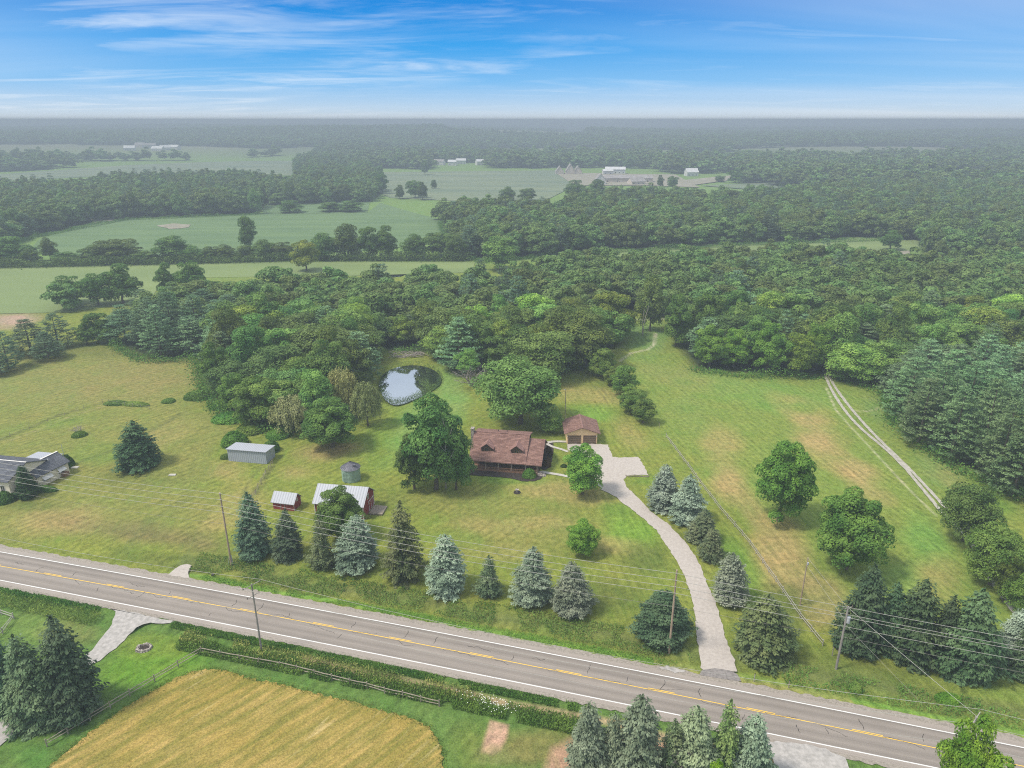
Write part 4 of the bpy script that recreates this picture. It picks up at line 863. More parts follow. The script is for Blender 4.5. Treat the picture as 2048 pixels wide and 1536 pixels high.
def crown_pine(seed, tuft=11, s=.20, whorl=.95, H=14.0, R=4.5):
    """height 14, width 9: plates of upswept tufts"""
    rng = np.random.default_rng(seed); C = []; Nn = []; z = 1.6
    while z < H-.3:
        f = 1-z/H; r = R*min(1, (f*1.35)**.62)*(.75+.25*min(1, z/4)); nb = rng.integers(6, 9); a0 = rng.uniform(0, 6.28)
        for i in range(nb):
            a = a0+2*math.pi*i/nb+rng.uniform(-.3, .3); ln = r*rng.uniform(.68, 1.12); up = rng.uniform(.05, .25)
            nt_ = max(3, int(ln*2.6)); t = rng.uniform(.35, 1.0, nt_)**.7; sp = rng.uniform(-.36, .36, nt_)*t
            cen = np.stack([np.cos(a+sp)*ln*t, np.sin(a+sp)*ln*t, z+up*ln*t**2+rng.normal(size=nt_)*.10], axis=1)
            m_ = tuft; P = np.repeat(cen, m_, axis=0); d = unit(len(P), rng); d[:, 2] = np.abs(d[:, 2])*.6
            C.append(P+d*np.array([.42, .42, .28])); Nn.append(d*.6+np.array([0, 0, .75])+rng.normal(size=d.shape)*.35)
        z += whorl*rng.uniform(.8, 1.15)
    C = np.concatenate(C); return cards_mesh('crown', C, np.concatenate(Nn), s*rng.uniform(.7, 1.3, len(C)), .42, seed=seed)
def crown_willow(seed, n=9000, s=.26):
    rng = np.random.default_rng(seed); C = []; Nn = []; T = []
    for _ in range(230):
        d = unit(1, rng)[0]; d[2] = abs(d[2])*.9+.05; d /= np.linalg.norm(d)
        r = rng.uniform(.75, 1.05); p = np.array([d[0]*4.3*r, d[1]*4.3*r, 6.2+d[2]*5.0*r]); ln = rng.uniform(1.6, 5.0); k = int(n/230)
        t = rng.uniform(0, 1, k); out = np.array([d[0], d[1], 0])
        P = p+out*(.5*np.sin(t*2)[:, None])+np.array([0, 0, -1])*(t*ln)[:, None]+rng.normal(size=(k, 3))*np.array([.22, .22, .12]); C.append(P)
        Nn.append(np.tile(out+np.array([0, 0, .4]), (k, 1))+rng.normal(size=(k, 3))*.5); T.append(np.tile([0, 0, -1.], (k, 1))+rng.normal(size=(k, 3))*.15)
    C = np.concatenate(C); C[:, 2] = np.maximum(C[:, 2], .3); return cards_mesh('crown', C, np.concatenate(Nn), s*rng.uniform(.7, 1.3, len(C)), .38, np.concatenate(T), seed)
def crown_dome(seed, n=5000, s=.16, rx_=1.0, rz_=1.0, lumps=14, base=0.0):
    """dense rounded shrub, radius 1, height ~1 scaled afterwards"""
    rng = np.random.default_rng(seed); d = unit(n, rng); d[:, 2] = np.abs(d[:, 2]); sub = unit(lumps, rng); sub[:, 2] = np.abs(sub[:, 2]); w = np.max(d@sub.T, axis=1)
    P = d*(.62+.4*w[:, None]+rng.uniform(-.06, .05, (n, 1)))*np.array([1, 1, 1]); P[:, 2] += base
    return cards_mesh('crown', P, d+rng.normal(size=(n, 3))*.5+np.array([0, 0, .2]), s*rng.uniform(.6, 1.3, n), .6, seed=seed)
def trunk_mesh(seed, h=6.0, r=.28, limbs=6, spread=2.6):
    rng = random.Random(seed); mb = MB(); p = [(0, 0, -.3)]; 
    for i in range(1, 5): p.append((rng.uniform(-.12, .12)*i, rng.uniform(-.12, .12)*i, h*i/4))
    mb.tube(p, [r*1.25, r, r*.8, r*.6, r*.3], 8)
    for i in range(limbs):
        z = h*rng.uniform(.35, .8); a = rng.uniform(0, 6.28); ln = spread*rng.uniform(.7, 1.1)
        mb.tube([(0, 0, z), (math.cos(a)*ln*.5, math.sin(a)*ln*.5, z+ln*.35), (math.cos(a)*ln, math.sin(a)*ln, z+ln*.9)], [r*.45, r*.3, r*.12], 5)
    return mb.mesh('trunk')
def snag_mesh(seed, h=8.0, r=.22, depth=4, spread=.75, n0=6):
    rng = random.Random(seed); mb = MB()
    def rec(p, d, ln, r, k):
        q = p+d*ln*.5+Vector((rng.uniform(-.1, .1), rng.uniform(-.1, .1), 0))*ln; e = p+d*ln
        mb.tube([p, q, e], [r, r*.8, r*.55], 5 if k > 1 else 4, False)
        if k == 0: return
        for _ in range(rng.choice((2, 3, 3))):
            nd = (d+Vector((rng.gauss(0, spread), rng.gauss(0, spread), rng.gauss(.1, spread*.5)))).normalized(); rec(e if rng.random() < .7 else q, nd, ln*rng.uniform(.6, .85), r*.55, k-1)
    base = Vector((0, 0, -.2))
    for i in range(n0):
        a = 6.28*i/n0+rng.uniform(-.4, .4); rec(base, Vector((math.cos(a)*.55, math.sin(a)*.55, 1)).normalized(), h*.32*rng.uniform(.8, 1.15), r, depth)
    return mb.mesh('bare_branches')

def withmat(me, mat): me.materials.append(mat); return me
P_ = {}
P_['broad'] = [withmat(crown_broad(10+i, 24000, .165, 46+i*6, ['round', 'tall', 'round', 'layer'][i % 4]), M['leaf']) for i in range(4)]
P_['wood'] = [withmat(crown_broad(30+i, 13500, .205, 20+i*4, ['round', 'tall', 'layer', 'round', 'tall', 'round'][i % 6], 1.28), M['leaf']) for i in range(6)]
P_['locust'] = [withmat(crown_broad(50+i, 20000, .17, 80, 'layer'), M['locust']) for i in range(2)]
P_['spruce'] = [withmat(crown_spruce(60+i, .92, .20, .38, .38, .08, .62), M['spruce']) for i in range(4)]
P_['blue'] = [withmat(crown_spruce(70+i, 1.0, .19, .28, .28, .04, .56), M['blue']) for i in range(3)]
P_['sparse'] = [withmat(crown_spruce(80+i, .82, .19, .42, .45, .10, .66), M['spruce']) for i in range(2)]
P_['fat'] = [withmat(crown_spruce(86+i, 1.15, .19, .15, .2, 0, .5), M['spruce']) for i in range(2)]
P_['pine'] = [withmat(crown_pine(90+i), M['pine']) for i in range(3)]
P_['willow'] = [withmat(crown_willow(100+i), M['willow']) for i in range(2)]
P_['dome'] = [withmat(crown_dome(110+i, 2600, .10), M['leaf']) for i in range(3)]
P_['trunk'] = [withmat(trunk_mesh(i), M['bark']) for i in range(4)]
P_['straight'] = [withmat(MB().tube([(0, 0, -.3), (0, 0, 5), (0, 0, 11.3)], [.24, .16, .03], 7).mesh('trunk'), M['bark'])]
P_['bare'] = [withmat(snag_mesh(120+i), M['deadbark']) for i in range(2)]
DIM = dict(broad=(12, 10), wood=(12, 10), locust=(12, 10), spruce=(12, 7), blue=(12, 7), sparse=(12, 7), fat=(12, 7), pine=(14, 9), willow=(12, 10))
TR = random.Random(77); NTREE = 0
def tree(x, y, h, w, kind, label, group=None, tint=(1, 1, 1), var=None, trunk=None, name=None, cat='tree', rz=None, sy=1.0):
    global NTREE; NTREE += 1
    H0, W0 = DIM[kind]; sx = w/W0; sz = h/H0
    nm = name or dict(broad='broadleaf_tree', wood='broadleaf_tree', locust='locust_tree', spruce='spruce_tree', blue='blue_spruce_tree', sparse='spruce_tree', fat='spruce_tree', pine='pine_tree', willow='willow_tree')[kind]
    r = empty(nm, (x, y, 0), TR.uniform(0, 6.28) if rz is None else rz, label, cat, group, (sx, sx*sy, sz))
    v = TR.randrange(len(P_[kind])) if var is None else var
    tk = P_['trunk'][TR.randrange(4)] if kind in ('broad', 'wood', 'locust', 'willow') else P_['straight'][0]
    o = link('trunk', tk, None, r)
    if kind == 'pine': o.scale = (1, 1, 1.15)
    c = link('crown', P_[kind][v % len(P_[kind])], None, r); c.color = (*tint, 1)
    return r
def treepx(px, base, top, wpx, kind, label, group=None, tint=(1, 1, 1), var=None, **kw):
    """place by surveyed foot, top and spread"""
    x, y = G(px, base); w = wpx/ppm(y, 2)*(1.10 if kind in ('spruce', 'blue', 'sparse') else 1.0)
    k = .38 if kind in ('spruce', 'blue', 'fat', 'sparse') else .30
    y2 = y+w*k; x2 = (px-1024)/FPX*(y2*CP+(CAMH-2)*SP)
    h = hgt(x2, y2, top)
    if kind not in ('spruce', 'blue', 'fat', 'sparse'): h = hgt(x2, y2-w*.12, top)
    return tree(x2, y2, h, w, kind, label, group, tint, var, **kw)

ROW = 'spruces in the roadside row'
treepx(508, 1125, 985, 84, 'spruce', 'dark dense spruce, leftmost in the row along the road, beside the pole', ROW, (.95, 1.05, 1.15), 0)
treepx(575, 1125, 1018, 64, 'spruce', 'narrow dark spruce, second from the left in the roadside row', ROW, (.9, 1, 1.05), 1)
treepx(643, 1150, 1035, 66, 'sparse', 'brownish spruce with dead lower branches in front of the barn', ROW, (1.2, 1.08, .9), 0)
treepx(684, 1095, 982, 104, 'broad', 'dark round broadleaf tree hiding the front of the red barn', None, (.95, 1.1, 1.1), 0)
treepx(716, 1152, 1030, 92, 'blue', 'blue-grey spruce in front of the right end of the red barn', ROW, (.8, .9, .85), 0)
treepx(804, 1175, 1003, 94, 'sparse', 'tall thin yellowish-green spruce with an open crown by the road', ROW, (1.35, 1.15, .85), 1)
treepx(893, 1200, 1070, 90, 'blue', 'full bluish spruce between the thin tall one and the smallest one', ROW, (.95, 1, .95), 1)
treepx(977, 1205, 1112, 62, 'sparse', 'smallest spruce of the roadside row', ROW, (1.2, 1.15, 1.1), 0)
treepx(1062, 1222, 1095, 88, 'blue', 'full bluish spruce right of the smallest one in the row', ROW, (.9, .97, .9), 2)
treepx(1143, 1245, 1125, 86, 'blue', 'pale spruce with drooping skirt, last in the roadside row', ROW, (1.0, 1.0, .95), 0)
treepx(1332, 1305, 1183, 122, 'fat', 'broad rounded spruce behind the pole left of the driveway mouth', None, (.9, 1.15, 1.05), 0, sy=.85)
treepx(1166, 1120, 1047, 70, 'broad', 'small round bright green tree alone on the front lawn', None, (1.2, 1.35, .8), 2)
treepx(1166, 1002, 897, 92, 'broad', 'light yellow-green tree between house and driveway', None, (1.3, 1.4, .95), 1)
treepx(872, 1000, 800, 150, 'broad', 'tall dark tree with a bare dead trunk left of the log house', None, (.85, .90, .95), 1)
treepx(828, 990, 868, 85, 'broad', 'lower bushy tree against the left side of the tall dark tree', None, (.78, .84, .88), 0)
treepx(912, 990, 870, 76, 'broad', 'bushy tree between the tall dark tree and the porch', None, (.78, .84, .88), 2)
treepx(1040, 868, 718, 176, 'locust', 'large feathery round tree right behind the log house', None, (1, 1.1, 1), 0)
treepx(1100, 868, 822, 56, 'locust', 'small light tree between the log house and the garage', None, (1.3, 1.3, .95), 1)
treepx(1085, 770, 655, 130, 'locust', 'pale feathery tree directly behind the largest round one', None, (1.1, 1.15, 1.0), 1)
treepx(280, 950, 843, 98, 'spruce', 'dark broad cedar standing alone in the left pasture', None, (.55, .75, .6), 2, name='cedar_tree')
treepx(1328, 1028, 930, 68, 'blue', 'dense blue spruce nearest the parking pad', None, (1.05, 1.1, 1.15), 1)
treepx(1373, 1057, 950, 74, 'blue', 'second blue spruce down the right side of the driveway', None, (.95, 1.0, 1.0), 2)
treepx(1407, 1095, 1020, 70, 'spruce', 'grey-green spruce third down the right side of the driveway', None, (1.2, 1.1, 1.05), 0)
treepx(1422, 1132, 1058, 60, 'sparse', 'thin grey-green pine fourth down the right side of the driveway', None, (1.35, 1.2, 1.1), 1)
treepx(1460, 1222, 1105, 76, 'blue', 'pale silver-blue spruce between driveway and rail fence', None, (1.2, 1.2, 1.15), 0)
treepx(1530, 1345, 1192, 128, 'spruce', 'large olive-green spruce right of the driveway mouth', None, (1.3, 1.25, .9), 1)
treepx(1560, 1063, 884, 128, 'broad', 'tall dark maple standing alone in the right field', None, (1.0, 1.08, .75), 0)
treepx(1695, 1165, 990, 158, 'broad', 'wide maple just behind the dark spruces on the right', None, (.95, 1.0, .8), 0)
DK = 'dark spruces at the lower right'
treepx(1722, 1325, 1130, 118, 'spruce', 'dark spruce directly behind the transformer pole', DK, (.62, .72, .62), 0)
treepx(1830, 1350, 1160, 124, 'spruce', 'dark spruce in the middle of the lower right clump', DK, (.75, .85, .68), 1)
treepx(1935, 1380, 1175, 132, 'spruce', 'dark spruce at the right end of the lower right clump', DK, (.72, .82, .65), 2)
treepx(1780, 1320, 1165, 80, 'spruce', 'narrower dark spruce squeezed between two larger ones', DK, (.6, .75, .65), 2)
treepx(1885, 1350, 1190, 84, 'spruce', 'shaded spruce wedged second from the right of the clump', DK, (.6, .72, .6), 0)
treepx(2022, 1345, 1220, 74, 'blue', 'pale silver-blue spruce at the right edge behind the wires', None, (1.15, 1.2, 1.2), 1)
treepx(2050, 1370, 1240, 70, 'spruce', 'spruce partly cut off by the right edge', None, (.9, 1, .9), 0)
treepx(1930, 1100, 970, 112, 'locust', 'loose airy tree over the upper part of the gravel lane', None, (.8, .82, .75), 0)
treepx(1985, 1190, 1058, 116, 'locust', 'loose airy tree over the lower part of the gravel lane', None, (.95, .95, .7), 1)
treepx(2040, 1235, 1150, 70, 'locust', 'small loose tree at the right edge below the lane', None, (.9, .9, .6), 0)
treepx(2012, 1215, 1120, 60, 'broad', 'dark small tree between the two airy lane trees', None, (.8, .85, .7), 1)
BR = 'scraggly spruces below the road at the bottom'
for px, top, w, lab, t, kd in ((1180, 1402, 88, 'bluish spruce at the left end of the bottom row', (.95, 1, .9), 'pine'), (1283, 1388, 104, 'tallest bluish spruce left in the bottom row', (.9, .98, .85), 'pine'), (1230, 1420, 60, 'low spruce between the two leftmost of the bottom row', (1.0, 1, .85), 'pine'),
        (1348, 1432, 70, 'thin half-bare spruce in the middle of the bottom row', (1.25, 1.05, .95), 'sparse'), (1402, 1407, 98, 'full spruce in the middle of the bottom row', (1.0, 1.05, .8), 'pine'), (1462, 1396, 70, 'narrow yellowish spruce poking up from the bottom row', (1.3, 1.25, .75), 'sparse'), (1515, 1426, 92, 'dark spruce at the right end of the bottom row', (.85, .95, .85), 'pine')):
    x, y = G(px, 1600); y += 2; h = hgt(x, y, top+6); x = (px-1024)/FPX*(y*CP+(CAMH-h)*SP); tree(x, y, h, w/ppm(y, h*.6)*1.3, 'blue' if kd == 'pine' else kd, lab, BR, tuple(a*(1.0 if kd == 'pine' else 1.15) for a in t))
for px, top, w, base, lab, t in ((1972, 1446, 140, 1690, 'bright yellow-green tree in the bottom right corner', (1.45, 1.3, .62)), (1436, 1527, 60, 1690, 'bright green treetop just showing at the bottom edge', (1.9, 2.2, .6))):
    x, y = G(px, base); h = hgt(x, y, top); x = (px-1024)/FPX*(y*CP+(CAMH-h)*SP); tree(x, y, h, w/ppm(y, h*.7), 'broad', lab, None, t, 1)
LB = 'spruces at the lower left'
treepx(145, 1462, 1233, 128, 'spruce', 'large dark spruce beside the gravel drive at lower left', LB, (.72, .82, .8), 0)
treepx(66, 1478, 1274, 118, 'spruce', 'greyer spruce left of the large dark one at lower left', LB, (1.15, 1.2, 1.1), 1)
treepx(10, 1435, 1258, 90, 'spruce', 'dark spruce cut by the left edge at lower left', LB, (.65, .78, .78), 2)
treepx(100, 1470, 1330, 80, 'spruce', 'low spruce filling the gap between the two tall lower left ones', LB, (.9, 1, .9), 0)
x, y = G(50, 1000); tree(x, y+1, 7.2, 4.3, 'fat', 'tall dark columnar evergreen in front of the left farmhouse', None, (.45, .75, .45), 1, name='evergreen_tree')
# the wood by the pond: trees told apart in the photograph
for px, b, t, w, kd, lab, ti, v in ((435, 795, 690, 72, 'broad', 'dark tree with a visible trunk on the field edge of the pond wood', (.85, 1, .85), 1), (520, 860, 760, 110, 'wood', 'leafy tree low at the front left of the pond wood', (1.1, 1.2, 1), 0), (470, 830, 755, 60, 'wood', 'small leafy tree at the left front corner of the pond wood', (1.0, 1.1, .9), 3),
        (585, 875, 790, 90, 'willow', 'yellowish willow at the front of the pond wood', (1.05, 1.0, .95), 0), (665, 910, 803, 124, 'broad', 'large round dark tree at the front of the pond wood', (.85, 1.0, .9), 0), (622, 830, 740, 76, 'broad', 'fresh green tree between the two pale willows', (1.0, 1.25, .9), 2),
        (688, 840, 728, 72, 'willow', 'tall pale golden willow topping the pond wood', (1.15, 1.05, .85), 1), (735, 860, 758, 66, 'willow', 'drooping willow at the pond side of the wood', (.9, 1.0, .85), 0), (560, 800, 690, 130, 'locust', 'broad feathery tree above the front of the pond wood', (.8, .85, .85), 0), (655, 770, 640, 160, 'locust', 'largest spreading feathery tree left of the pond', (.85, .9, .85), 1),
        (600, 700, 600, 120, 'locust', 'spreading feathery tree up behind the largest one left of the pond', (.95, 1, .95), 0), (1170, 745, 630, 118, 'wood', 'tall grey-green tree at the clearing corner of the wood', (1.15, 1.15, 1.15), 3), (700, 745, 650, 80, 'wood', 'dark tree at the upper left bank of the pond', (.75, .9, .85), 1)):
    treepx(px, b, t, w, kd, lab, None, ti, v)
HL = 'bushy trees in the line behind the garage'
for px, b, t, w, lab in ((1203, 760, 704, 70, 'topmost bushy tree of the line behind the garage'), (1248, 796, 738, 58, 'taller second bushy tree of the line behind the garage'), (1268, 832, 782, 58, 'third bushy tree of the line behind the garage'), (1287, 852, 803, 50, 'lowest bushy tree of the line behind the garage'), (1228, 775, 738, 40, 'small bush filling the line behind the garage')):
    treepx(px, b, t, w, 'wood', lab, HL, (1.05, 1.1, .95))
MR = 'rounded maples along the top of the right field'
for px, b, t, w, lab, ti in ((1420, 740, 652, 82, 'leftmost rounded maple of the row at the top of the right field', (.95, 1.15, .75)), (1468, 742, 657, 76, 'second rounded maple of the row at the top of the right field', (1.1, 1.3, .75)), (1535, 752, 643, 84, 'tallest rounded maple of the row at the top of the right field', (.95, 1.2, .8)), (1597, 755, 668, 72, 'brightest rounded maple of the row beside the lane', (1.15, 1.2, .7)), (1630, 748, 645, 60, 'rounded maple right where the lane enters the wood', (1.05, 1.2, .8))):
    treepx(px, b, t, w, 'broad', lab, MR, tuple(q*1.22 for q in ti))
treepx(1352, 698, 600, 62, 'wood', 'tree with a clear trunk at the right side of the grassy clearing', None, (.9, 1.05, .9), 1)
treepx(1300, 668, 560, 62, 'wood', 'pale tree with a bare slender trunk at the head of the clearing', None, (1.3, 1.25, 1.3), 4)
treepx(1415, 690, 585, 80, 'wood', 'dark tree just behind the leftmost rounded maple', None, (.85, 1, .85), 0)
treepx(498, 503, 438, 40, 'wood', 'lone tree rising in front of the crop field', None, (.75, .85, .8), 4)
treepx(1000, 545, 478, 80, 'wood', 'grey-green tree standing in the meadow strip beyond the wood', None, (1.2, 1.25, 1.2), 3)
treepx(612, 545, 481, 58, 'wood', 'yellow-green tree in front of the far hedgerow', None, (1.9, 1.7, 1.1), 0)
HG = 'trees of the far hedgerow'
hd = ['at its left end', 'low and small near its left end', 'thin and greyish', 'low beside the thin greyish one', 'medium dark left of the widest one', 'widest and dark on the left', 'low right of the widest one', 'second big dark dome', 'low next to the second big dome', 'small in the gap left of the lone tree', 'below the lone tree on its left', 'directly below the lone tree', 'right of the lone tree', 'left of the yellow-green tree', 'dark right of the yellow-green tree', 'tall dark left of the tallest', 'tallest, dark', 'tall dark right of the tallest', 'paler and loose', 'near its right end', 'at its right end']
for (px, b, t, w), s_ in zip(((20, 532, 480, 90), (62, 530, 500, 40), (100, 522, 478, 32), (130, 530, 506, 52), (188, 528, 493, 58), (235, 528, 476, 82), (285, 528, 502, 60), (345, 526, 478, 80), (385, 526, 495, 50), (420, 524, 497, 42), (450, 523, 492, 45), (490, 523, 494, 45), (530, 522, 482, 52), (567, 521, 487, 48), (650, 522, 470, 68), (697, 522, 455, 60), (738, 521, 452, 48), (772, 520, 458, 50), (832, 520, 472, 60), (880, 516, 462, 60), (912, 522, 472, 45)), hd):
    treepx(px, b, t, w, 'wood', 'hedgerow tree '+s_+' of the far hedgerow' if s_.startswith(('at', 'near')) is False else 'hedgerow tree '+s_.replace('its', 'the')+' of the far hedgerow', HG, (.8, .85, .8))
for px, b, t, w, lab in ((580, 427, 403, 52, 'short clipped-looking hedge clump in the strip left of the long one'),): treepx(px, b, t, w, 'wood', lab, None, (.8, .9, .8))
treepx(660, 425, 404, 50, 'wood', 'left half of the long dark hedge in the crop strip', None, (.8, .9, .8)); treepx(700, 425, 404, 56, 'wood', 'right half of the long dark hedge in the crop strip', None, (.8, .9, .8))
for px, b, t, w, lab in ((60, 715, 640, 95, 'left pine of the dark group at the left edge'), (115, 700, 628, 80, 'right pine of the dark group at the left edge'), (15, 745, 665, 70, 'pine cut by the left edge'), (0, 755, 700, 60, 'lowest pine cut by the left edge'), (95, 725, 665, 70, 'low pine in front of the left-edge group')):
    treepx(px, b, t, w, 'pine', lab, 'pines at the left edge', (.75, .8, .85))
for px, b, t, w, lab in ((195, 690, 625, 55, 'small tree between the left pines and the wood'), (172, 692, 655, 40, 'low bush tree touching the left pines'), (215, 690, 648, 45, 'bush tree at the left corner of the wood'), (140, 612, 556, 64, 'left tree of the clump in the pale meadow'), (195, 615, 545, 60, 'middle tree of the clump in the pale meadow'), (245, 612, 536, 76, 'right tree of the clump in the pale meadow'), (335, 600, 533, 44, 'tall narrow tree behind the left pines of the wood'), (385, 600, 528, 60, 'dark twin-topped tree behind the left pines of the wood')):
    treepx(px, b, t, w, 'wood', lab, None, (.8, .92, .85))
PN = [(250, 690, 610), (300, 700, 600), (345, 690, 585), (395, 690, 588), (440, 690, 600), (290, 655, 580), (340, 640, 575), (410, 645, 578), (460, 660, 590), (240, 660, 625)]
for i, (px, b, t) in enumerate(PN): treepx(px, b, t, 88, 'pine', 'blue-green pine in the left part of the wood, '+['front row far left', 'front row second', 'front row third', 'front row fourth', 'front row at the right', 'back row left', 'back row second', 'back row third', 'back row right', 'outermost left'][i], 'pines in the left part of the wood', (.75, .82, .88))
RP = [(1815, 850, 715), (1870, 880, 722), (1840, 900, 760), (1905, 930, 775), (1960, 950, 760), (1930, 870, 722), (1995, 985, 800), (2040, 1000, 820), (2000, 900, 770), (2060, 940, 790), (1975, 880, 745), (2055, 870, 800), (1890, 850, 700), (2030, 1010, 850)]
nmr = ['nearest the lane, at the upper left', 'upper left second', 'on the field edge, upper', 'on the field edge, middle', 'in the middle of the mass', 'top of the mass', 'on the field edge, lower', 'on the field edge, lowest', 'right of the middle', 'cut by the right edge, middle', 'upper middle', 'cut by the right edge, upper', 'uppermost behind', 'at the lower right corner']
for (px, b, t), s_ in zip(RP, nmr): treepx(px, b, t, 118, 'pine', 'soft grey-green pine of the right-hand mass, '+s_, 'pines in the right-hand mass', (1.0, 1.05, .95))
print('named trees', NTREE)

# ------------------------------------------------------------------ the woods
def inpoly(x, y, P):
    c = False; n = len(P)
    for i in range(n):
        x1, y1 = P[i]; x2, y2 = P[(i+1) % n]
        if (y1 > y) != (y2 > y) and x < (x2-x1)*(y-y1)/(y2-y1)+x1: c = not c
    return c
def fill(P, s, seed, jit=.38):
    rng = np.random.default_rng(seed); Q = np.array(P); x0, y0 = Q.min(0); x1, y1 = Q.max(0)
    gx_, gy_ = np.meshgrid(np.arange(x0, x1, s), np.arange(y0, y1, s*.87)); gx_ = gx_+(np.arange(gx_.shape[0]) % 2)[:, None]*s/2
    X = gx_.ravel()+rng.uniform(-jit, jit, gx_.size)*s; Y = gy_.ravel()+rng.uniform(-jit, jit, gx_.size)*s
    d = sdist(X, Y, P); k = d > s*.28; return np.stack([X[k], Y[k]], axis=1)
used = [(o.location.x, o.location.y, o.scale.x*DIM['wood'][1]*.5) for o in COL.objects if o.get('category') == 'tree']
UA = np.array(used)
def free(p, f=.75): return np.all(np.hypot(UA[:, 0]-p[0], UA[:, 1]-p[1]) > UA[:, 2]*f+1.5)
pts = [tuple(p) for P, sd_, s in ((W_CENTRE, 1, 9.3), (W_LEFTPINE, 2, 8), (W_CLUMP, 3, 7)) for p in fill(P, s, sd_)]
pts = [p for p in pts if free(p) and sdist(np.array([p[0]]), np.array([p[1]]), POND3)[0] < -1 and sdist(np.array([p[0]]), np.array([p[1]]), POND)[0] < -3]
vis = []
for p in pts:
    u, v = nproj(np.array([p[0]]), np.array([p[1]]), 8.0)
    vis.append(-60 < u[0] < 2110)
pts_in = sorted([p for p, k in zip(pts, vis) if k], key=lambda p: p[1]); pts_out = [p for p, k in zip(pts, vis) if not k and p[1] < 330]
NIND = 300-NTREE
ind = pts_in[:NIND]; rest = pts_in[NIND:]+pts_out
def wood_label(px, py):
    if px < 470: a = 'in the left part of the wood'
    elif px < 760: a = 'in the wood left of the pond'
    elif px < 905: a = 'in the wood directly behind the pond'
    elif px < 1130: a = 'in the wood behind the log house'
    elif px < 1300: a = 'in the wood around the grassy clearing'
    elif px < 1660: a = 'in the wood behind the rounded maples'
    elif px < 1830: a = 'in the wood right of the lane'
    else: a = 'in the wood behind the right-hand pines'
    return a
FR = random.Random(9); SEEN = {}
for (x, y) in ind:
    u, v = nproj(np.array([x]), np.array([y]), 8.0); u = u[0]; v = v[0]
    pn = (u < 450 and FR.random() < .6) or (u > 1790 and v > 700) or FR.random() < .04
    h = FR.uniform(10.5, 17.5); w = FR.uniform(10.5, 17.5)
    if 735 < u < 845 and y < 262: h *= .60; w *= .8
    b = FR.uniform(.95, 1.45); k = FR.random()
    tint = (b, b, b) if k < .55 else ((b*1.4, b*1.3, b*.95) if k < .8 else (b*.7, b*.85, b*.85)); word = 'mid-green' if k < .55 else ('lighter green' if k < .8 else 'darker green')
    sz = ('tall ' if h > 15.2 else 'low ' if h < 12.4 else '')+('wide ' if w > 15 else 'narrow ' if w < 12 else '')
    dp = 'front edge' if y < 205 else 'front rows' if y < 235 else 'middle rows' if y < 262 else 'back rows'
    word = sz+word; reg = wood_label(u, v); key = (pn, sz if pn else word, dp, reg); SEEN.setdefault(key, []).append(u)
    reg = reg.replace('in the wood ', dp+' of the wood ').replace('in the left part', dp+' in the left part').replace('directly behind', 'behind')
    if len(SEEN[key]) > 1: reg = ['', 'second ', 'third ', 'fourth ', 'fifth ', 'sixth '][min(5, len(SEEN[key])-1)]+'one, '+reg
    if pn: tree(x, y, h, w*.95, 'pine', sz+'soft-needled pine, '+reg, 'pines scattered '+wood_label(u, v), (b*.95, b*.98, b))
    else:
        kd_ = 'locust' if FR.random() < .22 else 'wood'
        if kd_ == 'locust': tint = tuple(q*.74 for q in tint)
        tree(x, y, h, w, kd_, word+' tree, '+reg, 'broadleaf trees '+wood_label(u, v), tint)

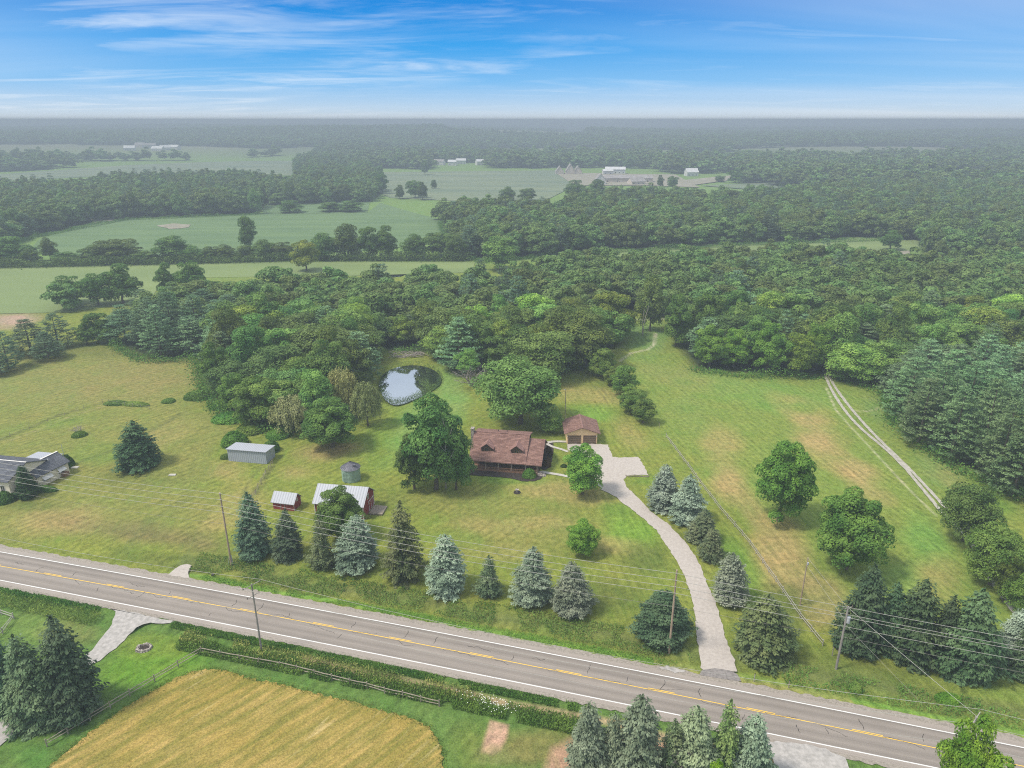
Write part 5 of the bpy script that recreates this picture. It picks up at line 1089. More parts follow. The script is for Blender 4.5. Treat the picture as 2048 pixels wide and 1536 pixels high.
# far woods, too many to count: geometry-node instances of simpler trees
proto = bpy.data.collections.new('wood_prototypes')
def pobj(name, me): o = bpy.data.objects.new(name, me); proto.objects.link(o); return o
fm = []
for i in range(6):
    fm.append(pobj('wood_tree_%d' % i, withmat(crown_broad(200+i, 4600, .35, 18+i*2, ['round', 'tall', 'round'][i % 3], 1.3), M['farleaf'])))
fm.append(pobj('wood_tree_6', withmat(crown_pine(210, 7, .26), M['farpine'])))
proto2 = bpy.data.collections.new('far_wood_prototypes')
for i in range(4):
    o = bpy.data.objects.new('far_tree_%d' % i, withmat(crown_broad(220+i, 700, .85, 14, ['round', 'tall'][i % 2]), M['farleaf'])); proto2.objects.link(o)
def scatter(name, P, S, idx, coll, label):
    me = bpy.data.meshes.new(name); V = np.column_stack([P, hillz(P[:, 0], P[:, 1])]).astype(np.float32)
    me.vertices.add(len(V)); me.vertices.foreach_set('co', V.ravel())
    a = me.attributes.new('scl', 'FLOAT_VECTOR', 'POINT'); a.data.foreach_set('vector', S.astype(np.float32).ravel())
    a = me.attributes.new('idx', 'INT', 'POINT'); a.data.foreach_set('value', idx.astype(np.int32))
    rng = np.random.default_rng(len(V)); a = me.attributes.new('rotz', 'FLOAT_VECTOR', 'POINT'); a.data.foreach_set('vector', np.column_stack([np.zeros(len(V)), np.zeros(len(V)), rng.uniform(0, 6.28, len(V))]).astype(np.float32).ravel())
    me.update(); o = link(name, me); tag(o, label, kind='stuff')
    ng = bpy.data.node_groups.new('scatter_'+name, 'GeometryNodeTree')
    ng.interface.new_socket('Geometry', in_out='INPUT', socket_type='NodeSocketGeometry'); ng.interface.new_socket('Geometry', in_out='OUTPUT', socket_type='NodeSocketGeometry')
    gi = ng.nodes.new('NodeGroupInput'); go = ng.nodes.new('NodeGroupOutput'); ip = ng.nodes.new('GeometryNodeInstanceOnPoints'); ci = ng.nodes.new('GeometryNodeCollectionInfo')
    ci.inputs['Collection'].default_value = coll; ci.inputs['Separate Children'].default_value = True; ci.inputs['Reset Children'].default_value = True
    def na(nm, dt): n = ng.nodes.new('GeometryNodeInputNamedAttribute'); n.data_type = dt; n.inputs['Name'].default_value = nm; return n.outputs['Attribute']
    ng.links.new(gi.outputs[0], ip.inputs['Points']); ng.links.new(ci.outputs[0], ip.inputs['Instance']); ip.inputs['Pick Instance'].default_value = True
    ng.links.new(na('idx', 'INT'), ip.inputs['Instance Index']); ng.links.new(na('scl', 'FLOAT_VECTOR'), ip.inputs['Scale']); ng.links.new(na('rotz', 'FLOAT_VECTOR'), ip.inputs['Rotation'])
    ng.links.new(ip.outputs[0], go.inputs[0]); md = o.modifiers.new('scatter', 'NODES'); md.node_group = ng; return o
RN = np.random.default_rng(31)
def sizes(n, w, h, jw=.2, jh=.22): ws = w*RN.uniform(1-jw, 1+jw, n)/10; return np.column_stack([ws, ws, h*RN.uniform(1-jh, 1+jh, n)/12])
A = np.array(rest); scatter('woodland', A, sizes(len(A), 14, 14), RN.choice(7, len(A), p=[.18, .18, .17, .15, .14, .14, .04]), proto, 'rear of the wood beyond the nearest trees')
A = fill(W_RIGHT, 9.4, 5); scatter('woodland', A, sizes(len(A), 14, 14.5, .3, .28), RN.integers(0, 7, len(A)), proto, 'broad far wood beyond the meadow strip'); nA = len(A)
A = fill(W_LEFTFAR, 9.4, 6); scatter('woodland', A, sizes(len(A), 14, 15.5, .28, .25), RN.integers(0, 7, len(A)), proto, 'far wood behind the crop field on the left')
A = fill(W_FAR1, 17, 7)
dens = vnoise(A[:, 0], A[:, 1], 160, 21); px_, py_ = nproj(A[:, 0], A[:, 1])
dens2 = vnoise(A[:, 0], A[:, 1], 420, 44)
keep = ((dens > .30) | (py_ < 300)) & ((dens2 > np.where(px_ < 1000, .36, .45)) | (py_ > 322))
gap = ((px_ > 245) & (px_ < 362) & (py_ > 300) & (py_ < 314)) | ((px_ > 865) & (px_ < 975) & (py_ > 326)) | ((px_ > 1370) & (px_ < 1480) & (py_ > 347) & (dens < .62)) | ((px_ > 1880) & (px_ < 2010) & (py_ > 330) & (dens < .6)) | ((px_ > 180) & (px_ < 330) & (py_ < 290) & (py_ > 272) & (dens < .5))
A = A[keep & ~gap]; scatter('woodland', A, sizes(len(A), 24, 17, .3, .38), RN.integers(0, 4, len(A)), proto2, 'hazy woods reaching back toward the horizon'); nB = len(A)
Rf = np.sqrt(RN.uniform(5200**2, 13000**2, 26000)); Af = RN.uniform(-math.radians(46), math.radians(46), 26000)
A = np.column_stack([Rf*np.sin(Af), Rf*np.cos(Af)]); A = A[vnoise(A[:, 0], A[:, 1], 900, 3) > .50]
scatter('woodland', A, sizes(len(A), 75, 17, .4, .35), RN.integers(0, 4, len(A)), proto2, 'faint tree lines on the horizon')
# scattered field trees in the middle distance
SPX = [(765, 388, 345, 26), (800, 398, 372, 22), (830, 396, 358, 34), (845, 400, 366, 26), (868, 378, 361, 14), (850, 350, 322, 16), (760, 362, 330, 20), (1320, 375, 352, 16), (1345, 378, 350, 22), (1150, 402, 362, 44), (1195, 400, 362, 40), (1015, 402, 375, 34), (1055, 402, 376, 40), (1470, 366, 338, 34), (1440, 364, 350, 20), (1780, 500, 462, 44), (640, 380, 345, 30)]
SPL = ['dark tree leftmost in the middle-distance field', 'low tree beside the leftmost one in the hazy field', 'widest tree of the group in the hazy field', 'tree just right of the widest one in the hazy field', 'tiny round tree alone right of the group', 'thin tree on the boundary of two hazy fields', 'small tree by the corner of the left far wood', 'slim tree right of the long low building', 'taller tree right of the long low building', 'big dark tree before the bare plot, left of two', 'big dark tree before the bare plot, right of two', 'round tree left of two at the bottom of the pale mown field', 'round tree right of two at the bottom of the pale mown field', 'round tree in the right-hand pale field', 'small tree left of the round one in the right-hand pale field', 'tree standing in the meadow strip near the tan clearing', 'tree in front of the left far wood']
for i, (px, b, t, w) in enumerate(SPX):
    x, y = G(px, b); ww = w/ppm(y, 3); h = max(6, hgt(x, y, t))
    e = empty('broadleaf_tree', (x, y, 0), FR.uniform(0, 6), SPL[i], 'tree', 'lone trees in the far fields', (ww/10, ww/10, h/12))
    link('trunk', P_['trunk'][i % 4], None, e); c = link('crown', P_['wood'][i % 6], None, e); c.color = (.75, .8, .75, 1)
print('instances', len(rest), nA, nB, len(A), 'individual', NTREE)

# ------------------------------------------------------------------ dead and bare trees, shrubs
def shrub(px, py, wpx, h, label, tint=(1, 1, 1), name='shrub', group=None, var=0, sy=1.0, rz=0, mat=None):
    x, y = G(px, py); w = wpx/ppm(y)/2; o = link(name, P_['dome'][var % 3] if mat is None else mat, None); o.location = (x, y+w*.5*sy, -.05); o.scale = (w, w*sy, h); o.rotation_euler = (0, 0, rz)
    o.color = (*tint, 1); return tag(o, label, 'shrub', group)
shrub(1058, 957, 27, 1.9, 'clipped round green shrub at the right end of the porch', (1.1, 1.35, 1.0))
shrub(1096, 913, 18, 2.3, 'dark purple shrub nearer the garage beside the log house', (.75, .30, .50), group='purple shrubs'); shrub(1093, 934, 19, 2.3, 'dark purple shrub nearer the porch beside the log house', (.85, .36, .52), group='purple shrubs', var=1)
shrub(230, 810, 50, .9, 'long low green hedge at the bend of the pasture fence', (.9, 1.0, .8), sy=.5, var=1); shrub(268, 812, 62, 1.0, 'long low bushes trailing right of the fence bend', (1.1, 1.3, .9), sy=.3, rz=-.12, var=2)
shrub(334, 806, 26, .9, 'small oval shrub alone in the pasture', (.9, 1.2, .8)); shrub(155, 874, 28, 1.1, 'green bush under the small dead tree', (1.0, 1.25, .7), var=1)
shrub(540, 905, 34, 2.4, 'bush growing against the right end of the metal shed', (.85, 1.0, .75), var=2); shrub(465, 893, 50, 3.0, 'bushes growing behind the metal shed', (1.1, 1.3, .8), var=1); shrub(450, 918, 22, .9, 'low weeds at the left corner of the metal shed', (.9, .9, .7))
shrub(392, 800, 52, 2.2, 'low dark bushes at the field corner of the wood', (.8, .95, .75), var=2, sy=.6); shrub(86, 984, 52, 1.2, 'dark hedge beside the columnar evergreen', (.5, .65, .5), var=0, sy=.35); shrub(130, 935, 28, 2.6, 'dark bush at the corner of the farmhouse wing', (.6, .8, .6), var=1); shrub(5, 1006, 40, 2.0, 'dark bush in front of the farmhouse at the left edge', (.5, .62, .5), var=2)
shrub(1713, 1383, 24, 1.1, 'bush with white blossom on the verge near the dark spruces', (1.5, 1.5, 1.3), var=1); shrub(1900, 1405, 50, .9, 'bright green weeds on the verge below the dark spruces', (1.3, 1.6, .7), var=1, sy=.6)
shrub(1128, 935, 14, .6, 'small dark round bush beside the front walk', (.5, .5, .5), var=0)
shrub(905, 950, 60, 1.6, 'dark shrubs under the trees left of the porch', (.55, .65, .6), var=2, sy=.6)
FG = 'weedy bushes in front of the pond wood'
for i, (px, py, w, h, l_) in enumerate(((450, 845, 60, 1.6, 'leftmost weedy bush'), (500, 866, 60, 1.8, 'second weedy bush'), (555, 876, 50, 1.5, 'third weedy bush'), (440, 818, 50, 1.8, 'weedy bush at the upper corner'))): shrub(px, py, w, h, l_+' in front of the pond wood', (1.0, 1.2, .8), group=FG, var=i)
for (px, py, h, w, nm, lab, leaf) in ((942, 775, 9.5, 11, 'dead_tree', 'half-dead grey branching tree beside the pond lawn', True), (152, 872, 3.2, 3.5, 'dead_tree', 'small leaning dead tree in the left pasture', False), (1348, 1590, 9, 5, 'dead_tree', 'bare grey branches among the bottom spruces', False)):
    x, y = G(px, py); r = empty(nm, (x, y+1, 0), .6, lab, 'tree', None, (w/8.5, w/8.5, h/8.0)); link('trunk', P_['bare'][0 if leaf else 1], None, r)
    if leaf:
        c = link('crown', P_['wood'][1], None, r); c.scale = (.62, .6, .46); c.location = (.3, 1.6, 3.0); c.color = (1.3, 1.35, 1.2, 1)
# bare dead trunk rising through the tall tree beside the house
x, y = G(885, 985); r = empty('dead_tree', (x+.5, y+.5, 0), 0, 'bare pale dead trunk rising through the tall dark tree', 'tree')
MB().tube([(0, 1.5, 0), (.2, .6, 6), (.6, -2.2, 11), (1.2, -2.6, 15.5)], [.2, .16, .12, .05], 7).build('trunk', M['deadbark'], r); mb = MB()
for z, dx in ((8, 1.6), (10, -1.4), (13, 1.2), (15, -.8)): mb.tube([(.3+z*.05, -2.4, z), (.3+z*.05+dx*.6, -2.7, z+1.2), (.3+z*.05+dx, -2.7, z+2.6)], [.09, .06, .02], 5)
mb.build('branch', M['deadbark'], r)
# slender bare trunks under the pale clearing tree
x, y = G(1285, 672); r = empty('dead_tree', (x, y, 0), 0, 'slender bare twin trunks at the head of the clearing', 'tree')
MB().tube([(0, 0, 0), (.4, 0, 6), (1.6, .2, 11)], [.16, .12, .06], 6).tube([(0, 0, 0), (-.3, 0, 5), (0, .2, 10)], [.12, .1, .04], 6).build('trunk', M['deadbark'], r)
# brush pile by the pond
rb = random.Random(4); mb = MB()
for i in range(46):
    x, y = G(772+rb.uniform(0, 62), 712+rb.uniform(-6, 5)); a = rb.uniform(-.5, .6); ln = rb.uniform(2, 6); mb.tube([(x, y, rb.uniform(.1, .8)), (x+math.cos(a)*ln*.5, y+math.sin(a)*ln*.5, rb.uniform(.3, 1.1)), (x+math.cos(a)*ln, y+math.sin(a)*ln, rb.uniform(.1, .7))], [.11, .08, .03], 5)
tag(mb.build('brush_pile', M['deadbark']), 'pile of bleached fallen branches on the far bank of the pond', 'brush pile')

# ------------------------------------------------------------------ weeds, reeds and verge growth
def weeds(name, P, hmax, s, label, tint=(1, 1, 1), seed=0, mat=None, asp=.30, z0=0.0):
    rng = np.random.default_rng(seed); n = len(P); z = rng.uniform(.05, 1, n)**.8*hmax
    C = np.column_stack([P, z0+z]); Nn = np.column_stack([rng.normal(size=(n, 2)), rng.uniform(.2, 1.0, n)]); T = np.column_stack([rng.normal(size=(n, 2))*.5, np.ones(n)])
    o = link(name, cards_mesh(name, C, Nn, s*rng.uniform(.6, 1.4, n), asp, T, seed), mat or M['weed']); o.color = (*tint, 1); tag(o, label, kind='stuff'); return o
def band(n, x0, x1, f, a, b, seed, clump=0, thr=.0):
    rng = np.random.default_rng(seed); X = rng.uniform(x0, x1, n); O = rng.uniform(a, b, n); Y = f(X, O); k = vnoise(X, Y, 2.2, seed+5) > thr; return np.column_stack([X[k], Y[k]])
near = lambda X, O: np.polyval(nw, X)-O
farf = lambda X, O: np.polyval(fw, X)+O
rh0 = np.random.default_rng(91)
xl = G(345, 1245)[0]; xr = G(1160, 1450)[0]
weeds('roadside_weeds', band(15000, xl, xr, near, 1.6, 2.9, 1, thr=.22), .26, .15, 'dark green weeds along the near edge of the road', (.78, .92, .58), 1)
weeds('tall_weeds', band(26000, xl+3, xr, near, 4.2, 7.0, 2, thr=.16), .80, .17, 'tall leafy weeds filling the ditch before the rail fence', (.95, 1.1, .68), 2, z0=-.1)
weeds('dry_weeds', band(6000, xl+3, -5, near, 3.0, 5.4, 3, thr=.45), .8, .18, 'dry tan weeds in the roadside ditch', (2.2, 1.7, 1.7), 3)
weeds('roadside_weeds', band(6000, -120, G(200, 1220)[0], near, 1.6, 2.8, 4, thr=.1), .35, .17, 'dark weeds along the near road edge left of the gravel drive', (.7, .85, .55), 4)
weeds('dry_weeds', band(8000, -120, G(208, 1240)[0]-1, near, 2.8, 5.8, 5, thr=.3), .6, .18, 'olive and tan weeds in the ditch at the left edge', (1.4, 1.25, .95), 5)
weeds('verge_grass', band(16000, -55, 25.3, farf, 3.8, 9.0, 6, thr=.3), .55, .17, 'rough grass on the bank below the roadside spruces', (1.05, 1.0, .75), 6)
weeds('verge_grass', band(9000, 37, 100, farf, 3.0, 7.5, 7, thr=.4), .5, .17, 'rough grass on the verge right of the driveway', (1.05, 1.1, .75), 7)
weeds('verge_grass', band(9000, -52, 25.0, farf, 1.9, 3.6, 8, thr=.25), .16, .12, 'bright short grass along the far road edge', (1.15, 1.45, .7), 8)
hm = []
hp = jag(smooth(HAY, 1), .35, .0, 4)
for (x, y) in hp:
    if y > 60:
        for _ in range(14): hm.append((x+rh0.normal()*.35, y+rh0.normal()*.35))
weeds('stubble_margin', np.array(hm), .28, .13, 'longer grass fringing the hay field', (1.3, 1.2, .6), 21)
fxp = np.array([G(a, b) for a, b in ((940, 1402), (1015, 1425))])
rngf = np.random.default_rng(12); n = 90; t = rngf.normal(.55, .35, n); Pf = np.column_stack([fxp[0, 0]+t*(fxp[1, 0]-fxp[0, 0]), fxp[0, 1]+t*(fxp[1, 1]-fxp[0, 1])])+rngf.normal(size=(n, 2))*np.array([.8, .5])
C = np.column_stack([Pf, rngf.uniform(.8, 1.15, n)]); o = link('wildflowers', cards_mesh('wildflowers', C, np.tile([0, -.3, 1.], (n, 1)), .06, .9, seed=1), M['flower']); tag(o, 'white umbel wildflowers on the tall weeds', kind='stuff')
Pp = np.array(POND); rngp = np.random.default_rng(14); rp = []
sm = smooth(POND, 2)
for i in range(len(sm)):
    x, y = sm[i]
    u, v = nproj(np.array([x]), np.array([y])); wgt = 1.0 if v[0] > 775 else .25
    for _ in range(int(130*wgt)): rp.append((x+rngp.normal()*(.9 if wgt == 1 else .35)+(0), y+rngp.normal()*(1.0 if wgt == 1 else .35)))
weeds('reeds', np.array(rp), 1.5, .22, 'green reeds and rushes around the pond edge', (.7, .85, .65), 15, z0=-.3, asp=.2)

hb = []
rh = np.random.default_rng(55); hl = GP([(-40, 536), (200, 531), (420, 526), (600, 521), (940, 521)])
for a, b in zip(hl[:-1], hl[1:]):
    k = int(math.dist(a, b)*90); t = rh.uniform(0, 1, k); hb.append(np.column_stack([a[0]+t*(b[0]-a[0]), a[1]+t*(b[1]-a[1])])+rh.normal(size=(k, 2))*np.array([1, 2.2]))
hb = np.concatenate(hb); hh_ = 2.0+4.0*vnoise(hb[:, 0], hb[:, 1], 9, 61); C = np.column_stack([hb, hh_*rh.uniform(.02, 1, len(hb))])
o = link('hedge_brush', cards_mesh('hedge_brush', C, rh.normal(size=(len(hb), 3))+np.array([0, -.3, .6]), .42*rh.uniform(.6, 1.4, len(hb)), .6, seed=3), M['leaf']); o.color = (.72, .8, .75, 1); tag(o, 'tangled brush growing under the far hedgerow trees', kind='stuff')
# rough brush closing the foot of the wood edges
eb = []
for edge in ([(225, 694), (290, 726), (390, 722), (408, 790), (440, 830), (520, 862), (600, 872)], [(790, 704), (850, 706)], [(1080, 766), (1130, 745), (1190, 733)], [(1385, 742), (1500, 755), (1640, 757)], [(1662, 752), (1765, 788), (1790, 856), (1900, 935), (2060, 1012)], [(880, 446), (905, 514), (960, 524), (1180, 508), (1500, 491), (1770, 481)], [(0, 503), (60, 478), (250, 441), (520, 430)]):
    Pq = GP(edge)
    for a, b in zip(Pq[:-1], Pq[1:]):
        k = int(math.dist(a, b)*40); t = rh.uniform(0, 1, k); eb.append(np.column_stack([a[0]+t*(b[0]-a[0]), a[1]+t*(b[1]-a[1])])+rh.normal(size=(k, 2))*1.3)
eb = np.concatenate(eb); hh_ = .6+3.0*vnoise(eb[:, 0], eb[:, 1], 6, 62); C = np.column_stack([eb, hh_*rh.uniform(.02, 1, len(eb))])
o = link('edge_brush', cards_mesh('edge_brush', C, rh.normal(size=(len(eb), 3))+np.array([0, -.3, .6]), .26*rh.uniform(.6, 1.4, len(eb)), .6, seed=4), M['leaf']); o.color = (.8, .9, .75, 1); tag(o, 'rough brush along the feet of the wood edges', kind='stuff')

# ------------------------------------------------------------------ fences
M['railwood'] = mat_noisy('weathered_wood', (0.20, 0.165, 0.125), (0.34, 0.29, 0.23), 3, .9)
M['whiterail'] = mat_noisy('pale_rail', (0.24, 0.22, 0.19), (0.38, 0.35, 0.31), 3, .9)
def rail_fence(name, pts, spacing, hpost, rails, mat, label, r=.055, rp_=.08, jit=.06, seed=0, cat='fence'):
    P = [p if len(p) == 2 and not isinstance(p, list) else p for p in GP(pts)]; rng = random.Random(seed)
    nodes = []
    for a, b in zip(P[:-1], P[1:]):
        k = max(1, round(math.dist(a, b)/spacing)); nodes += [(a[0]+(b[0]-a[0])*i/k, a[1]+(b[1]-a[1])*i/k) for i in range(k)]
    nodes.append(P[-1]); ox, oy = nodes[0]
    root = empty(name, (ox, oy, 0), 0, label, cat)
    nodes = [(x-ox+rng.uniform(-jit, jit), y-oy+rng.uniform(-jit, jit)) for x, y in nodes]
    for x, y in nodes: MB().tube([(x, y, -.3), (x+rng.uniform(-.03, .03), y, hpost*rng.uniform(.93, 1.07))], [rp_, rp_*.9], 6).build('post', M[mat], root)
    for a, b in zip(nodes[:-1], nodes[1:]):
        for z in rails:
            j = rng.uniform(-.05, .05); MB().tube([(a[0], a[1], z+j), ((a[0]+b[0])/2, (a[1]+b[1])/2, z+j-.02), (b[0], b[1], z-j)], [r, r*1.05, r], 5).build('rail', M[mat], root)
    return root
rail_fence('split_rail_fence', [(93, 1494), (260, 1392), (402, 1307), (560, 1335), (700, 1369), (878, 1414)], 2.9, 1.15, (.45, .92), 'railwood', 'weathered two-rail split-rail fence bending around the hay field', seed=2)
rail_fence('rail_fence', [(1332, 875), (1360, 912), (1400, 968), (1440, 1020), (1500, 1090), (1565, 1185), (1600, 1235), (1645, 1292)], 2.9, 1.1, (.40, .88), 'whiterail', 'long pale rail fence running down between driveway and right field', .05, .07, seed=3)
rail_fence('rail_fence', [(-20, 1222), (29, 1238), (5, 1268), (-20, 1290)], 2.6, 1.1, (.45, .9), 'whiterail', 'short pale rail fence corner at the left edge below the road', seed=4)
rail_fence('wire_fence', [(545, 928), (533, 948), (522, 968), (512, 990), (500, 1012)], 1.9, 1.35, (.7, 1.15), 'railwood', 'low dark fence running down from the metal shed', .02, .07, .12, seed=5)
rail_fence('wire_fence', [(-20, 890), (60, 858), (130, 832), (205, 806), (218, 806)], 4.5, 1.2, (.6, 1.05), 'railwood', 'thin wire fence crossing the left pasture', .012, .05, .1, seed=6)
rail_fence('wire_fence', [(220, 808), (250, 812), (300, 818)], 2.4, 1.1, (.6, 1.0), 'whiterail', 'thin pale fence behind the low pasture bushes', .012, .05, .1, seed=7)
rail_fence('timber_edging', [(1252, 953), (1270, 953.5), (1297, 954)], 1.5, .45, (.2,), 'railwood', 'low timber edging under the parking pad', .09, .09, seed=8, cat='edging')

# ------------------------------------------------------------------ poles and wires
M['pole'] = mat_noisy('pole_wood', (0.26, 0.19, 0.13), (0.38, 0.29, 0.21), 3, .9, (1, 1, .2))
M['poleg'] = mat_noisy('grey_pole_wood', (0.19, 0.17, 0.15), (0.31, 0.28, 0.25), 3, .9, (1, 1, .2))
M['wire'] = mat_noisy('bare_wire', (0.34, 0.32, 0.28), (0.42, 0.40, 0.36), 1, .5)
M['iron'] = mat_noisy('grey_metal', (0.30, 0.31, 0.32), (0.40, 0.41, 0.42), 3, .5)
M['insul'] = mat_noisy('insulator', (0.10, 0.07, 0.06), (0.16, 0.12, 0.10), 3, .3)
def pole(px, py, top, label, mat='pole', r=.17):
    x, y = G(px, py); h = hgt(x, y, top); root = empty('utility_pole', (x, y, 0), 0, label, 'utility pole', 'utility poles along the road')
    MB().tube([(0, 0, -.4), (0, 0, h/2), (0, 0, h)], [r, r*.85, r*.68], 10).build('post', M[mat], root); return root, x, y, h
def insul(root, x, y, z, s=1): MB().tube([(x, y, z), (x, y, z+.22*s)], [.06*s, .05*s], 8).build('insulator', M['insul'], root)
rt1, x1, y1, h1 = pole(463, 1130, 985, 'brown wooden pole at the left end of the spruce row')
rt2, x2, y2, h2 = pole(1338, 1305, 1140, 'brown wooden pole left of the driveway mouth')
rt3, x3, y3, h3 = pole(1672, 1338, 1213, 'grey pole carrying a transformer by the dark spruces', 'poleg')
rt4, x4, y4, h4 = pole(1600, 1210, 1115, 'thin brown service pole in the right field', 'pole', .11)
rt5, x5, y5, h5 = pole(523, 1300, 1168, 'grey pole with crossarms on the near side of the road', 'poleg', .15)
w1 = [hgt(x1, y1, v) for v in (985.5, 998, 1011.6, 1023)]; w2 = [hgt(x2, y2, v) for v in (1145, 1159, 1172, 1184.5)]; w3 = [hgt(x3, y3, v) for v in (1214, 1228, 1234, 1252)]
for rt, ws in ((rt1, w1), (rt2, w2)):
    for i, z in enumerate(ws): MB().tube([(0, 0, z), (0, -.28, z)], .035, 6).build('bracket', M['iron'], rt)
MB().tube([(.32, -.05, h3-2.6), (.32, -.05, h3-1.7)], .26, 14).build('transformer', M['iron'], rt3)
a_ = MB(); a_.tube([(-.6, 0, h3-.4), (.6, .05, h3-.1)], .05, 6); a_.build('crossarm', M['poleg'], rt3); insul(rt3, -.55, 0, h3-.35); insul(rt3, .55, 0, h3-.05)
MB().tube([(.05, -.2, h4-1.2), (.05, -.2, h4-.8)], .14, 8).build('transformer', M['iron'], rt4)
dirn = Vector((math.cos(math.radians(40)), math.sin(math.radians(40)), 0))
for zz, ln, nm in ((h5-.15, 1.3, 'crossarm'), (h5-1.9, .9, 'crossarm')):
    MB().tube([tuple(-dirn*ln+Vector((0, 0, zz-.25))), tuple(dirn*ln+Vector((0, 0, zz+.15)))], .055, 6).build(nm, M['poleg'], rt5); insul(rt5, *(-dirn*ln*.95)[:2], zz-.22); insul(rt5, *(dirn*ln*.95)[:2], zz+.12)
sh_ = MB(); sh_.tube([(0, 0, 2.6), (-.5, -.1, 0)], .03, 5); sh_.tube([(.25, 0, 0), (.2, 0, 2.0)], .06, 6); sh_.build('guy_guard', M['iron'], rt1)
# second near-side pole, its foot hidden by the bright tree
x6, y6 = G(1953, 1434, 11.0); r6 = empty('utility_pole', (x6, y6, 0), 0, 'pale pole top behind the bright tree at the bottom right', 'utility pole', 'utility poles along the road')
MB().tube([(0, 0, -.4), (0, 0, 5.5), (0, 0, 11.0)], [.15, .13, .11], 10).build('post', M['whiterail'], r6); MB().tube([tuple(-dirn*1.1+Vector((0, 0, 10.7))), tuple(dirn*1.1+Vector((0, 0, 11.0)))], .05, 6).build('crossarm', M['whiterail'], r6)
def wire(ptsz, label, sag=.9, r=.022, mat='wire'):
    mb = MB()
    path = []
    for (a, b) in zip(ptsz[:-1], ptsz[1:]):
        a, b = Vector(a), Vector(b); k = 14; L_ = (b-a).length; s = sag*(L_/74)**2
        for i in range(k):
            t = i/k; p = a.lerp(b, t); p.z -= 4*s*t*(1-t); path.append(p)
    path.append(Vector(ptsz[-1])); mb.tube(path, r, 4); return tag(mb.build('power_line', M[mat]), label, 'power line', 'wires strung along the road')
x0, y0 = x1-72, y1+21.0; x9, y9 = x3+74, y3-21
for i, (lab) in enumerate(('topmost wire of the far pole line', 'second wire down of the far pole line', 'third wire down of the far pole line', 'lowest heavy wire of the far pole line')):
    wire([(x0, y0, w1[i]-.3), (x1, y1-.2, w1[i]), (x2, y2-.2, w2[i]), (x3, y3-.1, w3[i]), (x9, y9, w3[i]+.8)], lab, 1.0, .026)
wire([(x0, y0, w1[3]-2.6), (x1, y1, w1[3]-2.4), (x2, y2, w2[3]-2.4), (x3, y3, w3[3]-1.8), (x9, y9, w3[3]-1.2)], 'thin dark telephone cable below the far pole wires', 1.0, .016, 'poleg')
xm, ym = x5-62, y5+16.5
for sgn, lab in ((1, 'outer wire of the near pole line'), (-1, 'inner wire of the near pole line')):
    q = dirn*1.2*sgn; dz = .25*sgn
    wire([(xm+q.x, ym+q.y, h5+dz), (x5+q.x, y5+q.y, h5+dz), (x6+q.x, y6+q.y, 11.05+dz), (x6+60, y6-17, 11)], lab, 1.4, .020)
wire([(xm, ym, h5-4.6), (x5, y5, h5-4.6), (x6, y6, 11-4.0), (x6+60, y6-17, 7)], 'low telephone cable of the near pole line', 1.2, .020)
wire([(x3, y3, h3-.2), (x6, y6, 11.1)], 'service wire crossing the road from the transformer pole', .9, .022); wire([(x3, y3, h3-2.9), (*G(1845, 1410), .1)], 'lower thin wire slanting down from the transformer pole', .1, .014)
wire([(x4, y4, h4-.1), (x3, y3, h3-.3)], 'upper wire from the service pole to the transformer pole', .6, .016); wire([(x4, y4, h4-1.4), (x3, y3, h3-2.4)], 'lower wire from the service pole to the transformer pole', .9, .014)

# ------------------------------------------------------------------ small things
x, y = G(288, 1297); fp = empty('fire_pit', (x, y, 0), 0, 'ring of dark stones on the bright lawn at lower left', 'fire pit'); mb = MB(); rq = random.Random(3)
for i in range(16):
    a = 6.28*i/16; cx_, cy_ = math.cos(a)*.95, math.sin(a)*.75; s = rq.uniform(.16, .25); mb.hexa([(cx_-s, cy_-s, 0), (cx_+s, cy_-s, 0), (cx_+s, cy_+s, 0), (cx_-s, cy_+s, 0), (cx_-s*.7, cy_-s*.7, s*1.5), (cx_+s*.7, cy_-s*.6, s*1.4), (cx_+s*.6, cy_+s*.7, s*1.6), (cx_-s*.7, cy_+s*.6, s*1.4)])
mb.build('stone_ring', M['stone'], fp); MB().tube([(0, 0, 0), (0, 0, .12)], [.72, .6], 16).build('ash_bed', M['mulch'], fp)
x, y = G(1034, 985); bb = empty('bird_bath', (x, y, 0), 0, 'small dark stone ornament with a bowl on the front lawn', 'bird bath'); MB().tube([(0, 0, 0), (0, 0, .12)], [.75, .7], 16).build('base', M['mulch'], bb); MB().tube([(0, 0, .1), (0, 0, .6)], [.2, .12], 10).build('pedestal', M['stone'], bb); MB().tube([(0, 0, .6), (0, 0, .72)], [.15, .42], 14).build('bowl', M['stone'], bb)
x, y = G(735, 1030); bs = empty('concrete_slab', (x, y, 0), math.radians(-8.5), 'grey wooden platform at the barn door', 'platform')
MB().box(.25, 2.9, .2, 3.4, 0, .3).build('deck_boards', M['railwood'], bs)
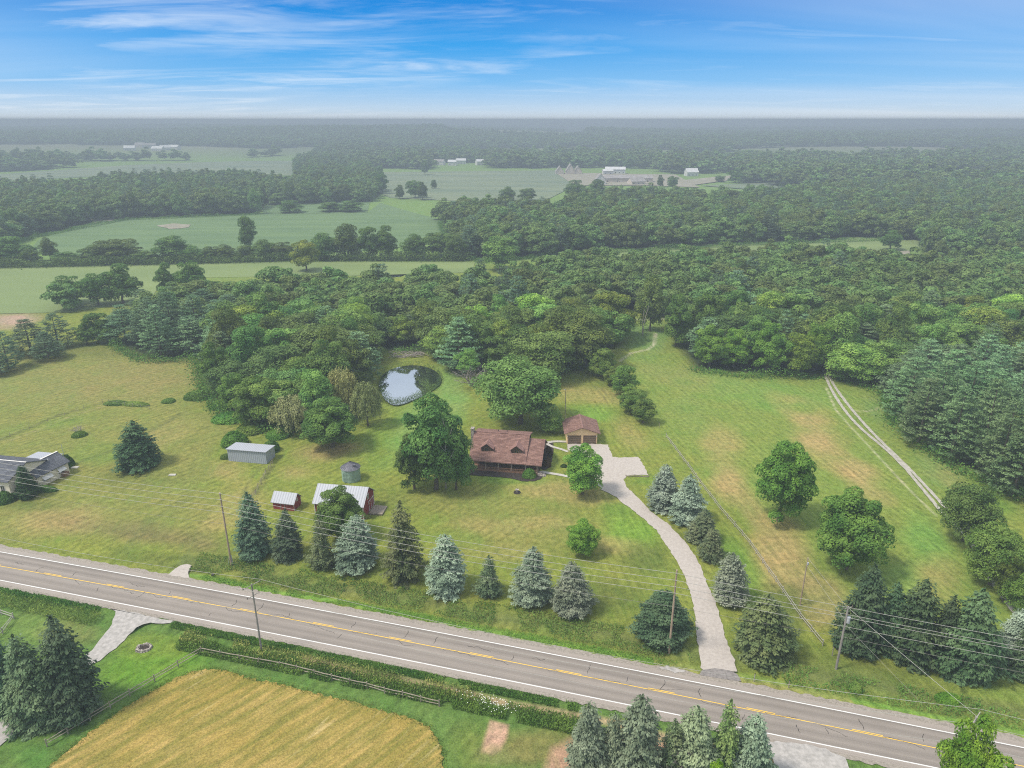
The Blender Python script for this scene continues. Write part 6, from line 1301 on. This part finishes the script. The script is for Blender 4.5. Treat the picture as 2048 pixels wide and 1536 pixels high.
for px, py, h, lab, mt in ((1508, 1362, 1.2, 'white-topped marker post at the road edge right of the drive', 'whiterail'), (1577, 1375, 1.1, 'dark marker post on the verge farther right of the drive', 'railwood'), (1664, 1312, 1.6, 'short grey stub post beside the transformer pole', 'poleg'), (1208, 800, .9, 'tiny stake beside the line of bushes', 'railwood'), (1318, 856, 1.3, 'single post above the top of the long rail fence', 'railwood')):
    x, y = G(px, py); r = empty('marker_post', (x, y, 0), 0, lab, 'post'); MB().tube([(0, 0, -.2), (0, 0, h)], .07, 6).build('post', M[mt], r); MB().tube([(0, 0, h), (0, 0, h+.16)], [.075, .06], 6).build('cap', M['crack'], r)
x, y = G(1130, 838); lp = empty('yard_light', (x, y, 0), 0, 'tall thin yard light pole behind the garage', 'yard light'); MB().tube([(0, 0, -.2), (0, 0, hgt(x, y, 778))], [.1, .07], 8).build('post', M['logtrim'], lp); MB().tube([(0, 0, hgt(x, y, 780)), (-.5, -.2, hgt(x, y, 778))], [.04, .12], 6).build('lamp_head', M['trim'], lp)
for px, py, w, d, lab in ((345, 950, 1.6, .8, 'pale flat stone slab right of the dark cedar'), (150, 935, 1.6, 1.0, 'pale flat stone slab beside the farmhouse wing'), (426, 1150, .5, .5, 'dark drain grate stub on the verge near the first pole')):
    x, y = G(px, py); mb = MB(); mb.hexa([(-w/2, -d/2, 0), (w/2, -d/2*.9, 0), (w/2*.9, d/2, 0), (-w/2*.9, d/2*.9, 0), (-w/2*.95, -d/2*.9, .14), (w/2*.9, -d/2*.8, .15), (w/2*.85, d/2*.9, .13), (-w/2*.85, d/2*.8, .14)]); o = mb.build('stone_slab', M['concrete' if w > 1 else 'crack'], None, (x, y, 0)); tag(o, lab, 'stone')

# ------------------------------------------------------------------ haze
m, nt, out = new_mat('haze_air'); pv = N(nt, 'ShaderNodeVolumePrincipled'); pv.inputs['Color'].default_value = (0.375, 0.420, 0.500, 1); pv.inputs['Density'].default_value = 0.00067; pv.inputs['Anisotropy'].default_value = 0.0
L(nt, pv.outputs[0], out.inputs['Volume'])
hz = MB().box(-70000, 70000, -70000, 70000, -2.5, 76.0).build('haze', m); tag(hz, 'pale blue summer haze over the fields', kind='stuff')
